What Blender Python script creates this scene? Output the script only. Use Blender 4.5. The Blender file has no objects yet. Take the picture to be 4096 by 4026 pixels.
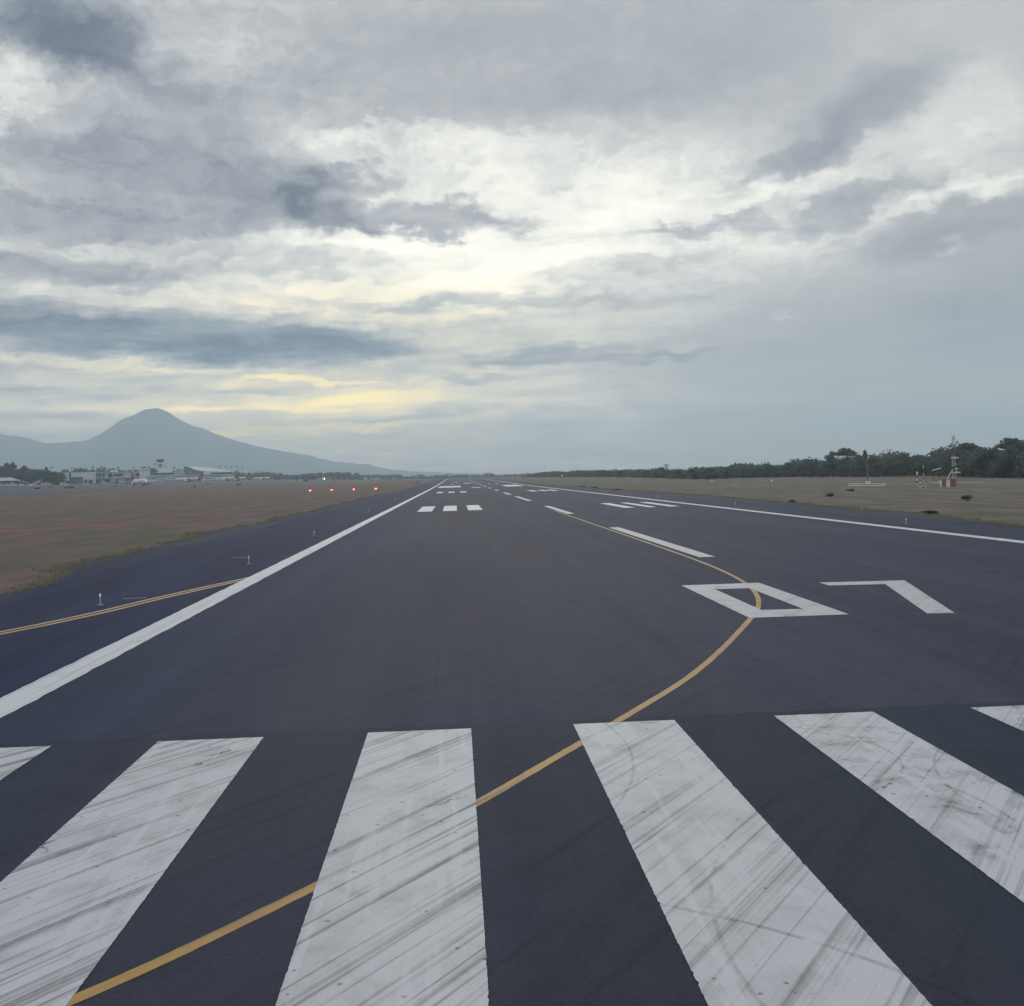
import bpy, math, random
import numpy as np
from mathutils import Vector, Matrix
R_ = math.radians
S = bpy.context.scene
COL = S.collection
rng = np.random.default_rng(7)
random.seed(7)

# ------------------------------------------------------------------ camera
FPX, CW, CH = 4125.0, 4096.0, 4026.0
YAW, PIT, ROL, CX, CZ = 0.05474456, -0.02683901, -0.02822552, -12.756755, 4.453395
F0 = Vector((math.sin(YAW)*math.cos(PIT), math.cos(YAW)*math.cos(PIT), math.sin(PIT)))
R0 = Vector((math.cos(YAW), -math.sin(YAW), 0))
U0 = R0.cross(F0)
cr, sr = math.cos(ROL), math.sin(ROL)
Rv = R0*cr + U0*sr
Uv = -R0*sr + U0*cr
cam = bpy.data.cameras.new('camera')
camo = bpy.data.objects.new('camera', cam); COL.objects.link(camo)
M = Matrix((Rv, Uv, -F0)).transposed().to_4x4()
M.translation = (CX, 0, CZ)
camo.matrix_world = M
cam.sensor_fit = 'HORIZONTAL'; cam.sensor_width = 36.0
cam.lens = FPX/CW*36.0
cam.clip_start = 0.1; cam.clip_end = 60000
S.camera = camo
CAM = Vector((CX, 0, CZ))

def ray(u, v):
    """direction (per metre of forward distance) of a point of the 4096-wide photograph"""
    return F0 + Rv*((u-CW/2)/FPX) - Uv*((v-CH/2)/FPX)
def proj(p):
    d = Vector(p)-CAM; w = d.dot(F0)
    return CW/2+FPX*d.dot(Rv)/w, CH/2-FPX*d.dot(Uv)/w, w

# ------------------------------------------------------------------ view, exposure
S.view_settings.view_transform = 'Standard'
S.view_settings.look = 'None'
S.view_settings.exposure = 0.07
S.view_settings.gamma = 1.0
S.view_settings.use_curve_mapping = False
S.cycles.max_bounces = 5
S.cycles.volume_bounces = 2

HAZE_DENS, HAZE_TOP, HAZE_FAR = 2.0e-4, 640.0, 13000.0

# ------------------------------------------------------------------ node helper
def srgb(r, g, b):
    f = lambda c: (c/12.92 if c <= 0.04045 else ((c+0.055)/1.055)**2.4)
    return tuple(f(c/255.0) for c in (r, g, b))
class NT:
    def __init__(s, tree): s.t = tree; s.l = tree.links
    def n(s, typ, **k):
        x = s.t.nodes.new(typ)
        for a, b in k.items(): setattr(x, a, b)
        return x
    def put(s, sock, v):
        if isinstance(v, bpy.types.NodeSocket): s.l.new(v, sock)
        elif isinstance(v, (tuple, list)) and len(v) == 3 and sock.type == 'RGBA': sock.default_value = (*v, 1)
        else: sock.default_value = v
    def m(s, op, a, b=None, c=None, clamp=False):
        x = s.n('ShaderNodeMath', operation=op, use_clamp=clamp)
        s.put(x.inputs[0], a)
        if b is not None: s.put(x.inputs[1], b)
        if c is not None: s.put(x.inputs[2], c)
        return x.outputs[0]
    def vm(s, op, a, b=None):
        x = s.n('ShaderNodeVectorMath', operation=op)
        s.put(x.inputs[0], a)
        if b is not None: s.put(x.inputs[1 if op != 'SCALE' else 3], b)
        return x.outputs['Value' if op in ('LENGTH', 'DOT_PRODUCT', 'DISTANCE') else 'Vector']
    def sep(s, v):
        x = s.n('ShaderNodeSeparateXYZ'); s.put(x.inputs[0], v); return x.outputs
    def comb(s, x, y, z=0.0):
        n = s.n('ShaderNodeCombineXYZ')
        for i, v in enumerate((x, y, z)): s.put(n.inputs[i], v)
        return n.outputs[0]
    def mapr(s, v, a, b, c=0.0, d=1.0, smooth=True):
        n = s.n('ShaderNodeMapRange', interpolation_type='SMOOTHSTEP' if smooth else 'LINEAR')
        for i, q in enumerate((v, a, b, c, d)): s.put(n.inputs[i], q)
        return n.outputs[0]
    def noise(s, vec, scale, detail=4.0, rough=0.55, dist=0.0, col=False):
        n = s.n('ShaderNodeTexNoise')
        s.put(n.inputs['Vector'], vec); n.inputs['Scale'].default_value = scale
        n.inputs['Detail'].default_value = detail; n.inputs['Roughness'].default_value = rough
        n.inputs['Distortion'].default_value = dist
        return n.outputs['Color' if col else 'Fac']
    def mix(s, f, a, b, blend='MIX'):
        n = s.n('ShaderNodeMix', data_type='RGBA', blend_type=blend)
        s.put(n.inputs[0], f); s.put(n.inputs[6], a); s.put(n.inputs[7], b)
        return n.outputs[2]
    def ramp(s, f, stops):
        n = s.n('ShaderNodeValToRGB'); e = n.color_ramp.elements
        while len(e) < len(stops): e.new(0.5)
        for q, (p, c) in zip(e, stops):
            q.position = p; q.color = (*c, 1)
        s.put(n.inputs[0], f); return n.outputs[0]
    def mapping(s, vec, loc=(0,0,0), rot=(0,0,0), sc=(1,1,1), typ='TEXTURE'):
        n = s.n('ShaderNodeMapping', vector_type=typ)
        s.put(n.inputs[0], vec)
        n.inputs['Location'].default_value = loc; n.inputs['Rotation'].default_value = rot; n.inputs['Scale'].default_value = sc
        return n.outputs[0]

# ------------------------------------------------------------------ world: overcast morning sky
W = bpy.data.worlds.new('World'); S.world = W; W.use_nodes = True
W.node_tree.nodes.clear(); w = NT(W.node_tree)
SUN_AZ, SUN_EL = R_(3.0), R_(24.0)
D = w.vm('NORMALIZE', w.n('ShaderNodeTexCoord').outputs['Generated'])
dx, dy, dz = w.sep(D)
az = w.m('ARCTAN2', dx, dy)
el = w.m('ARCSINE', dz)
elc = w.m('MAXIMUM', dz, 0.0)
den = w.m('ADD', elc, 0.10)
plan = w.comb(w.m('DIVIDE', dx, den), w.m('DIVIDE', dy, den), 0.0)      # flat cloud deck, foreshortened to the horizon
P = w.comb(az, el, 0.0)
n1 = w.vm('SUBTRACT', w.noise(plan, 1.7, 3, 0.55, col=True), (0.5, 0.5, 0.5))
n2 = w.vm('SUBTRACT', w.noise(plan, 6.5, 5, 0.62, col=True), (0.5, 0.5, 0.5))
n3 = w.vm('SUBTRACT', w.noise(P, 24.0, 7, 0.66, col=True), (0.5, 0.5, 0.5))
hw = w.mapr(el, 0.0, 0.35, 0.22, 1.0)
warp = w.vm('ADD', w.vm('SCALE', n1, 0.07), w.vm('ADD', w.vm('SCALE', n2, 0.045), w.vm('SCALE', n3, 0.052)))
wx, wy, _ = w.sep(warp)
PW = w.vm('ADD', P, w.comb(w.m('MULTIPLY', wx, 1.3), w.m('MULTIPLY', wy, hw), 0.0))
PS = w.vm('ADD', P, w.comb(wx, w.m('MULTIPLY', w.m('MULTIPLY', wy, hw), 0.45), 0.0))
def blob(u, v, ru, rv, rot, amp, soft=0.0, vec=None):
    """one cloud mass: centre, half axes in photo pixels of a 1937 px wide view, tilt in degrees, brightness"""
    d = ray(u*2.1146, v*2.1146).normalized()
    a, e = math.atan2(d.x, d.y), math.asin(d.z)
    q = w.mapping(PW if vec is None else vec, (a, e, 0), (0, 0, R_(rot)), (ru/1950.7, rv/1950.7, 1))
    g = w.mapr(w.vm('LENGTH', q), 1.0, soft)
    return w.m('MULTIPLY', g, amp)
BLOBS = [  # u, v, ru, rv, tilt (+ = rises to the right), amplitude, inner flat share
 (1000,430,1150,330,0,.21,0), (950,470,800,180,0,.15,0), (560,770,820,150,0,.15,0),
 (900,120,900,190,-2,-.17,.3),(1000,215,420,70,2,-.08,.3),(400,90,260,80,0,.16,.1),
 (80,65,290,100,-8,-.42,.15), (165,10,130,60,0,-.16,.3),
 (60,150,190,75,-12,.40,.1), (250,180,170,50,-15,.22,.1),(20,215,70,30,0,.2,.1),
 (330,270,470,150,-27,-.27,.3), (480,372,280,85,-24,-.22,.2), (140,320,280,90,-20,-.17,.2),
 (170,412,360,55,-4,-.26,.3), (610,395,130,66,-18,-.32,.4), (660,348,120,30,-6,-.34,.2), (50,320,90,40,-20,.13,.1),
 (840,420,250,38,-2,-.36,.35), (960,412,130,22,2,-.16,.2), (760,440,120,30,-5,-.15,.2),
 (750,278,300,40,-4,.18,.1), (900,330,360,60,4,.10,.1), (1200,385,300,80,14,.14,.1), (600,462,420,28,1,.26,.2),
 (1610,225,280,90,24,-.32,.15), (1500,285,170,40,25,-.10,.1), (1830,230,160,130,25,.10,.1), (1450,60,420,140,15,-.08,.1),
 (1600,390,200,40,10,-.28,.2), (1360,428,110,24,4,-.26,.2), (1250,440,90,14,0,-.18,.2), (1500,345,240,30,16,.20,.1),
 (1850,345,200,32,10,.24,.1), (1830,420,260,60,8,-.18,.3), (1810,470,40,18,0,.18,.1), (1500,470,130,30,0,.10,.1),
 (1040,330,70,22,5,-.12,.1),(1080,445,200,26,0,-.14,.1),
 (1700,640,680,260,0,-.15,.2), (1880,560,260,190,0,-.08,.1),
 (360,640,540,58,-2,-.34,.4), (90,600,260,60,-6,-.14,.2), (520,660,340,44,0,-.22,.3), (700,640,150,30,0,-.12,.2),
 (1040,675,340,24,1,-.24,.2), (1270,672,130,10,3,-.16,.3), (890,718,140,11,0,-.20,.2), (1180,662,180,8,2,.12,.2),
 (160,515,330,36,-2,-.24,.2), (420,470,170,20,0,-.20,.2), (60,560,120,16,0,.14,.2),(330,565,300,22,-2,.14,.2),
 (720,545,480,30,0,.20,.2), (1010,505,330,45,2,.16,.2), (1000,575,460,24,-1,-.16,.2), (1130,520,260,18,3,-.16,.2), (760,600,420,16,-1,.10,.2),
 (1100,640,180,22,0,.06,.2),
 (250,745,420,16,-1,-.14,.2), (690,757,280,32,4,.19,.1), (600,722,260,10,0,.22,.2), (600,808,340,12,1,.22,.3), (780,788,200,14,2,-.14,.2),
 (120,790,220,14,0,-.08,.2), (420,775,160,10,-2,.18,.2), (760,857,90,8,3,.13,.2), (180,688,300,14,-4,.14,.3), (860,803,60,8,10,.12,.2),
 (1480,597,60,5,2,.10,.2), (1400,805,160,9,4,.05,.2),
]
rag = w.m('ADD', 0.22, w.m('ADD', blob(250,330,800,420,-15,.85,.3,P), w.m('ADD', blob(950,440,800,170,3,.7,.3,P), blob(1620,370,520,170,12,.6,.2,P))))
rag = w.m('MINIMUM', w.m('ADD', rag, w.mapr(az, .45, .0, 0, .45)), 1.0)
base = w.m('ADD', w.mapr(el, 0.0, 0.5, 0.47, 0.51), w.m('MULTIPLY', w.m('MULTIPLY', w.m('SUBTRACT', w.noise(plan, 2.2, 6, 0.55, 0.3), 0.5), 0.42), w.m('ADD', .25, w.m('MULTIPLY', rag, .75))))
fine = w.m('SUBTRACT', w.noise(w.mapping(PW, sc=(1, .55, 1), rot=(0, 0, R_(8))), 42.0, 7, 0.66), 0.5)
lump = w.m('SUBTRACT', w.noise(w.mapping(PW, sc=(1, .7, 1), rot=(0, 0, R_(-20))), 13.0, 4, 0.6), 0.5)
streak = w.m('SUBTRACT', w.noise(w.mapping(PS, sc=(1, .11, 1), rot=(0, 0, R_(1))), 9.0, 6, 0.62, 0.3), 0.5)
base = w.m('ADD', base, w.m('MULTIPLY', streak, w.m('MULTIPLY', w.mapr(el, .30, .12, 0, .55), w.mapr(az, .30, .05, .12, 1.0))))
acc = w.m('ADD', base, w.m('MULTIPLY', rag, w.m('ADD', w.m('MULTIPLY', fine, w.mapr(el, .03, .2, .26, .50)), w.m('MULTIPLY', lump, w.mapr(el, .1, .3, .05, .30)))))
for b in BLOBS:
    if b[5] < 0: b = b[:5]+(b[5]*.95,)+b[6:]
    acc = w.m('ADD', acc, blob(*b))
Lr = w.m('MULTIPLY_ADD', acc, 0.72, 0.22, clamp=True)
cloud = w.ramp(Lr, [(0.0, srgb(98,109,124)), (0.220, srgb(120,130,143)), (0.378, srgb(150,158,166)), (0.544, srgb(177,182,185)), (0.666, srgb(204,208,206)),
                    (0.796, srgb(234,235,227)), (0.940, srgb(255,253,241))])
lowc = w.ramp(Lr, [(0.0, srgb(108,126,140)), (0.220, srgb(126,144,157)), (0.400, srgb(152,165,172)), (0.566, srgb(184,190,188)), (0.710, srgb(212,210,194)),
                    (0.825, srgb(243,229,184)), (0.940, srgb(253,241,205))])
lowm = w.mapr(el, 0.20, 0.07, 0.0, 1.0)
yel = w.m('ADD', blob(560,720,980,330,0,1.0,.25,P), 0.0, clamp=True)
coolc = w.ramp(Lr, [(0.220, srgb(136,151,162)), (0.544, srgb(168,178,181)), (0.724, srgb(200,206,202)), (0.940, srgb(238,238,228))])
sky_col = w.mix(w.m('MULTIPLY', lowm, w.m('SUBTRACT', 1.0, yel)), cloud, coolc)
sky_col = w.mix(w.m('MULTIPLY', w.mapr(el, 0.24, 0.11, 0.0, 1.0), yel), sky_col, lowc)
# the low sky stands behind many kilometres of pale air (the haze box), so beyond that air it is brighter and more contrasty
path = w.m('MINIMUM', w.m('DIVIDE', HAZE_TOP, w.m('MAXIMUM', dz, 0.02)), HAZE_FAR)
T = w.m('POWER', 2.71828, w.m('MULTIPLY', path, -HAZE_DENS))
T = w.m('MAXIMUM', T, 0.16)
HAZE_L = (0.31, 0.375, 0.405)
hz = w.vm('SCALE', HAZE_L, w.m('SUBTRACT', 1.0, T))
beyond = w.vm('SCALE', w.vm('SUBTRACT', sky_col, hz), w.m('DIVIDE', 1.0, T))
beyond = w.vm('MAXIMUM', beyond, (0.02, 0.02, 0.02)); beyond = w.vm('MINIMUM', beyond, (7.0, 6.2, 4.6))
nish = w.n('ShaderNodeTexSky', sky_type='NISHITA', sun_disc=False, sun_elevation=SUN_EL, sun_rotation=SUN_AZ)
bg_cloud = w.n('ShaderNodeBackground'); w.put(bg_cloud.inputs[0], beyond); bg_cloud.inputs[1].default_value = 1.0
bg_sky = w.n('ShaderNodeBackground'); w.put(bg_sky.inputs[0], nish.outputs[0]); bg_sky.inputs[1].default_value = 0.05
mixb = w.n('ShaderNodeMixShader'); mixb.inputs[0].default_value = 0.97      # the deck covers almost all of the clear sky
w.l.new(bg_sky.outputs[0], mixb.inputs[1]); w.l.new(bg_cloud.outputs[0], mixb.inputs[2])
out = w.n('ShaderNodeOutputWorld'); w.l.new(mixb.outputs[0], out.inputs[0])
W.cycles.sampling_method = 'MANUAL'; W.cycles.sample_map_resolution = 512

# ------------------------------------------------------------------ sun behind the cloud deck
sl = bpy.data.lights.new('sun', 'SUN'); sl.energy = 0.7; sl.angle = R_(25); sl.color = (1.0, 0.95, 0.86)
so = bpy.data.objects.new('sun', sl); COL.objects.link(so)
sd = Vector((math.sin(SUN_AZ)*math.cos(SUN_EL), math.cos(SUN_AZ)*math.cos(SUN_EL), math.sin(SUN_EL)))
so.rotation_euler = sd.to_track_quat('Z', 'Y').to_euler(); so.location = (0, 200, 300)

# ------------------------------------------------------------------ materials
def mat(name):
    m = bpy.data.materials.new(name); m.use_nodes = True
    m.node_tree.nodes.clear(); t = NT(m.node_tree)
    b = t.n('ShaderNodeBsdfPrincipled'); o = t.n('ShaderNodeOutputMaterial'); t.l.new(b.outputs[0], o.inputs[0])
    return m, t, b
def plain(name, c, rough=0.6, metal=0.0, var=0.18, scale=1.2, emit=None, es=0.0):
    m, t, b = mat(name)
    pos = t.n('ShaderNodeTexCoord').outputs['Object']
    nz = t.noise(pos, scale, 5, 0.6)
    k = t.mapr(nz, 0.3, 0.7, 1-var, 1+var*0.5, False)
    t.put(b.inputs['Base Color'], t.vm('SCALE', tuple(c), k))
    b.inputs['Roughness'].default_value = rough; b.inputs['Metallic'].default_value = metal
    if emit: t.put(b.inputs['Emission Color'], tuple(emit)); b.inputs['Emission Strength'].default_value = es
    return m
def world_pos(t): return t.n('ShaderNodeNewGeometry').outputs['Position']

def asphalt(name, c1, c2, rough=0.82, runway_surface=False):
    m, t, b = mat(name); p = world_pos(t); px, py, _ = t.sep(p)
    big = t.noise(t.mapping(p, sc=(1, .12, 1), typ='POINT'), 0.16, 4, 0.55)
    mid = t.noise(p, 1.1, 5, 0.6)
    fine = t.noise(p, 55.0, 3, 0.75); grit = t.noise(p, 16.0, 4, 0.75)
    track = t.noise(t.mapping(p, sc=(1, .010, 1), typ='POINT'), 0.9, 4, 0.6)
    k = t.m('ADD', t.m('MULTIPLY', big, 0.42), t.m('ADD', t.m('MULTIPLY', mid, 0.2), t.m('MULTIPLY', track, 0.38)))
    col = t.mix(t.mapr(k, 0.40, 0.60), c1, c2)
    if runway_surface:
        brown_tint = t.m('MULTIPLY', t.mapr(px, -21, -14), t.mapr(px, -2, -9))            # brown lens-glare tint put into the colour left of the centreline
        brown_tint = t.m('MULTIPLY', brown_tint, t.mapr(t.noise(t.mapping(p, sc=(1, .3, 1), typ='POINT'), .2, 3), .3, .65))
        col = t.mix(t.m('MULTIPLY', brown_tint, .42), col, (.060, .053, .068))
        col = t.mix(t.m('MULTIPLY', t.mapr(px, -19, -22), .6), col, c1)  # left rim pulled to the darker tone, same painted glare tint
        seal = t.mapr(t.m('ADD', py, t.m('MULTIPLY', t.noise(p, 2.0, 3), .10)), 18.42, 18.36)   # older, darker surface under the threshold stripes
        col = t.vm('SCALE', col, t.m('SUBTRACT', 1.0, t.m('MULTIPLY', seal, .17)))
        teal_tint = t.m('MULTIPLY', seal, t.mapr(px, -9.6, -7.6, 0, 1)); col = t.mix(teal_tint, col, t.vm('MULTIPLY', col, (.70, .90, .90)))  # teal lens-glare tint painted into the asphalt at the near right
        nav = t.m('MULTIPLY', t.mapr(px, -15.5, -19.5), .8); col = t.mix(nav, col, t.vm('MULTIPLY', col, (.78, .92, 1.08)))  # navy lens-glare tint mixed into the colour on the left side
        lane = t.m('ABSOLUTE', t.m('SUBTRACT', t.m('FRACT', t.m('DIVIDE', t.m('ADD', px, 24.3), 4.4)), .5))
        lane = t.m('MULTIPLY', t.mapr(lane, .012, .003), t.mapr(t.noise(p, .5, 3), .42, .6))
        col = t.vm('SCALE', col, t.m('SUBTRACT', 1.0, t.m('MULTIPLY', lane, .16)))
        rp = t.mapping(p, rot=(0, 0, R_(54)))
        st = t.noise(t.mapping(rp, sc=(.14, 3.2, 1), typ='POINT'), 1.0, 5, 0.62)
        col = t.vm('SCALE', col, t.m('SUBTRACT', 1.0, t.m('MULTIPLY', t.mapr(st, .52, .72), t.mapr(py, 60, 15, 0, .24))))
        rub = t.noise(t.mapping(p, sc=(1.2, .02, 1), typ='POINT'), 1.0, 4, .6)
        rub = t.m('MULTIPLY', t.mapr(rub, .5, .72), t.m('MULTIPLY', t.mapr(py, 60, 220), t.mapr(t.m('ABSOLUTE', t.m('ADD', px, 1.0)), 12, 5)))
        col = t.vm('SCALE', col, t.m('SUBTRACT', 1.0, t.m('MULTIPLY', rub, .30)))
    if not runway_surface:      # dust and grit blown in from the grass
        dn = t.m('ADD', t.mapr(px, -27.5, -34.5, -.25, .35), t.mapr(px, 22.5, 28.5, 0, .5))
        dn = t.mapr(t.m('ADD', dn, t.noise(t.mapping(p, sc=(1, .25, 1), typ='POINT'), .35, 6, .65)), .52, .85)
        col = t.mix(t.m('MULTIPLY', dn, .40), col, (.085, .082, .088))
        st = t.noise(t.mapping(p, sc=(1, .05, 1), typ='POINT'), .8, 4, .6); col = t.vm('SCALE', col, t.mapr(st, .35, .65, .82, 1.18))
    col = t.vm('SCALE', col, t.mapr(fine, 0.25, 0.75, 0.62, 1.40, False))
    col = t.vm('SCALE', col, t.mapr(grit, 0.25, 0.75, 0.80, 1.20, False))
    stone = t.mapr(t.noise(p, 90.0, 1, .5), .70, .78)                                # pale aggregate showing
    col = t.mix(t.m('MULTIPLY', stone, .35), col, (.16, .16, .17))
    q = t.comb(px, py, 0)
    for cx_, cy_, r_, w_, a_ in ((-42, 26, 34.5, .22, .16), (-38, 16, 33, .18, .14), (-50, 60, 46, .25, .12), (-17.5, 16.5, 7.4, .05, .16), (-14.0, 5.0, 6.2, .06, .18), (-4.0, 9.0, 6.4, .05, .16)):
        d = t.m('ABSOLUTE', t.m('SUBTRACT', t.vm('DISTANCE', q, (cx_, cy_, 0)), r_))
        g = t.m('MULTIPLY', t.mapr(d, w_, w_*.3), t.m('MULTIPLY', t.mapr(t.noise(p, .25, 2), .4, .6), a_))
        col = t.vm('SCALE', col, t.m('SUBTRACT', 1.0, g))
    t.put(b.inputs['Base Color'], col)
    b.inputs['Roughness'].default_value = rough
    b.inputs['Specular IOR Level'].default_value = 0.14
    bp = t.n('ShaderNodeBump'); bp.inputs['Strength'].default_value = 0.45; bp.inputs['Distance'].default_value = 0.012
    t.put(bp.inputs['Height'], t.m('ADD', fine, grit)); t.l.new(bp.outputs[0], b.inputs['Normal'])
    return m
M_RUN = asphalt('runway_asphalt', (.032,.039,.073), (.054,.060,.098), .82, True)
M_SHO = asphalt('shoulder_asphalt', (.010,.018,.062), (.017,.027,.078))
M_SHR = asphalt('right_shoulder_asphalt', (.027,.038,.074), (.036,.047,.084))
M_APR = asphalt('apron_concrete', (.085,.10,.13), (.12,.135,.165))

def paint(name, c, wear=1.0, along=54.0):
    m, t, b = mat(name); p = world_pos(t)
    rp = t.mapping(p, rot=(0, 0, R_(along)), sc=(1, 1, 1))                       # x runs along the taxi track
    s1 = t.noise(t.mapping(rp, sc=(.07, 3.8, 1), typ='POINT'), 1.0, 5, 0.62)      # long rubber streaks
    s2 = t.noise(t.mapping(rp, sc=(.13, 13.0, 1), typ='POINT'), 1.0, 4, 0.6)
    ln = t.noise(t.mapping(p, sc=(5.0, .30, 1), typ='POINT'), 1.0, 3, 0.5)        # rolled-on paint lanes
    bl = t.noise(p, 0.8, 5, 0.6)
    sp = t.noise(p, 22.0, 2, 0.5)
    px0 = t.sep(p)[0]; lefty = t.mapr(px0, -12.6, -10.8, 1.0, .62)
    k = t.m('MULTIPLY', t.mapr(s1, 0.52, 0.66), t.m('MULTIPLY', lefty, 0.48*wear))
    k = t.m('ADD', k, t.m('MULTIPLY', t.mapr(s2, 0.54, 0.66), t.m('MULTIPLY', lefty, 0.48*wear)))
    k = t.m('ADD', k, t.m('MULTIPLY', t.mapr(bl, 0.42, 0.72), 0.20*wear))
    k = t.m('SUBTRACT', k, t.m('MULTIPLY', t.mapr(ln, 0.54, 0.66), 0.15*wear))
    k = t.m('ADD', k, t.m('MULTIPLY', t.mapr(sp, 0.66, 0.72), 0.22*wear))
    s3 = t.noise(t.mapping(rp, sc=(.14, 38.0, 1), typ='POINT'), 1.0, 3, 0.6)
    k = t.m('ADD', k, t.m('MULTIPLY', t.m('MULTIPLY', t.mapr(s3, 0.57, 0.66), t.mapr(s1, .42, .58)), t.m('MULTIPLY', lefty, 0.30*wear)))
    dots = t.n('ShaderNodeTexVoronoi', feature='F1'); dots.inputs['Scale'].default_value = 7.0; dots.inputs['Randomness'].default_value = 1.0
    t.put(dots.inputs['Vector'], p)
    dsep = t.sep(dots.outputs['Color'])
    pit = t.m('MULTIPLY', t.m('LESS_THAN', dots.outputs['Distance'], t.m('MULTIPLY', dsep[0], .25)), t.m('LESS_THAN', dsep[1], t.mapr(t.noise(p, .35, 2), .42, .66, .05, .5)))
    k = t.m('ADD', k, t.m('MULTIPLY', pit, .48*wear))
    scuff = t.m('MULTIPLY', t.mapr(t.noise(p, 1.6, 5, .65, .8), .48, .70), t.mapr(px0, -7.6, -7.0, .10, .40))
    k = t.m('ADD', k, t.m('MULTIPLY', scuff, wear))
    # hairline cracks
    v = t.n('ShaderNodeTexVoronoi', feature='DISTANCE_TO_EDGE'); v.inputs['Scale'].default_value = 0.55
    t.put(v.inputs['Vector'], t.vm('ADD', p, t.vm('SCALE', t.noise(p, 5.0, 4, .6, col=True), .35)))
    cr_ = t.m('MULTIPLY', t.mapr(v.outputs['Distance'], .012, .004), t.mapr(t.noise(p, .8, 2), .60, .66))
    k = t.m('ADD', k, t.m('MULTIPLY', cr_, 0.75))
    px, py, _ = t.sep(p); q = t.comb(px, py, 0)
    for cx_, cy_, r_, w_, a_, x0, x1 in ((-17.5, 16.5, 7.4, .035, .16, -10.9, -9), (-9.6, 12.6, 3.6, .04, .16, -7.3, -5.2), (-5.6, 19.5, 2.6, .05, .12, -7.3, -5.2),
                                 (-14.0, 5.0, 6.2, .045, .2, -10.9, -9), (-4.0, 9.0, 6.4, .035, .16, -10.9, -9), (-2.0, 13, 4.2, .035, .16, -7.3, -5.2), (-8.3, 15.4, 2.1, .035, .16, -7.3, -5.2)):
        d = t.m('ABSOLUTE', t.m('SUBTRACT', t.vm('DISTANCE', q, (cx_, cy_, 0)), r_))
        g = t.m('MULTIPLY', t.mapr(d, w_, w_*.4), t.m('MULTIPLY', t.mapr(t.noise(p, 2.2, 4, .6), .36, .60), a_*1.6*wear))
        g = t.m('MULTIPLY', g, t.m('MULTIPLY', t.m('GREATER_THAN', px, x0), t.m('LESS_THAN', px, x1)))
        k = t.m('ADD', k, g)
    k = t.m('MINIMUM', t.m('MAXIMUM', k, -0.1), 0.92)
    col = t.mix(t.m('MAXIMUM', k, 0.0), c, (.075, .08, .098))
    t.put(b.inputs['Base Color'], col); b.inputs['Roughness'].default_value = 0.62
    b.inputs['Specular IOR Level'].default_value = 0.3
    bp = t.n('ShaderNodeBump'); bp.inputs['Strength'].default_value = 0.3; bp.inputs['Distance'].default_value = 0.006
    t.put(bp.inputs['Height'], t.noise(p, 40, 3, .7)); t.l.new(bp.outputs[0], b.inputs['Normal'])
    return m
M_WHT = paint('worn_white_paint', (.585, .605, .65), 1.1)
M_WHL = paint('white_line_paint', (.67, .695, .735), .45, 90)
M_NUM = paint('number_paint', (.53, .55, .59), .45)
M_YEL = paint('yellow_paint', (.47, .285, .085), .8)
M_YEP = paint('pale_yellow_paint', (.62, .40, .20), .3)
M_BLK = plain('black_paint', (.015, .015, .017), .7)

def grass_mat():
    m, t, b = mat('dry_grass'); p = world_pos(t)
    px, py, pz = t.sep(p)
    a = t.noise(t.mapping(p, sc=(1, .35, 1), typ='POINT'), .055, 5, .62)
    c = t.noise(t.mapping(p, sc=(1, .6, 1), typ='POINT'), .5, 6, .65)
    f = t.noise(p, 9.0, 5, .75)
    left = t.mapr(px, 30, -30)
    dry = t.mix(left, srgb(144,137,118), srgb(142,123,114))
    red = t.mix(t.mapr(t.noise(p, .03, 3, .5, .5), .50, .70), dry, t.mix(left, srgb(136,128,110), srgb(152,121,116)))
    grn = t.mix(t.mapr(a, .52, .68), red, srgb(122,124,104))
    pal = t.mix(t.m('MULTIPLY', t.mapr(c, .55, .72), .6), grn, srgb(168,156,138))
    # greener strip where water runs off the pavement
    e = t.m('MAXIMUM', t.mapr(px, -40, -34.5), t.mapr(px, 33, 27.5))
    e = t.m('MULTIPLY', e, t.mapr(t.noise(t.mapping(p, sc=(1, .5, 1), typ='POINT'), .22, 4), .42, .6))
    col = t.mix(t.m('MULTIPLY', e, .8), pal, srgb(112,120,88))
    col = t.vm('MULTIPLY', t.vm('SCALE', col, t.mapr(f, 0.25, .75, .90, 1.10, False)), (.79, .73, .93))
    t.put(b.inputs['Base Color'], col); b.inputs['Roughness'].default_value = .95
    b.inputs['Specular IOR Level'].default_value = .05
    bp = t.n('ShaderNodeBump'); bp.inputs['Strength'].default_value = 1.0; bp.inputs['Distance'].default_value = .06
    t.put(bp.inputs['Height'], t.m('ADD', t.m('MULTIPLY', c, .5), f)); t.l.new(bp.outputs[0], b.inputs['Normal'])
    return m
M_GRA = grass_mat()

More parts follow.
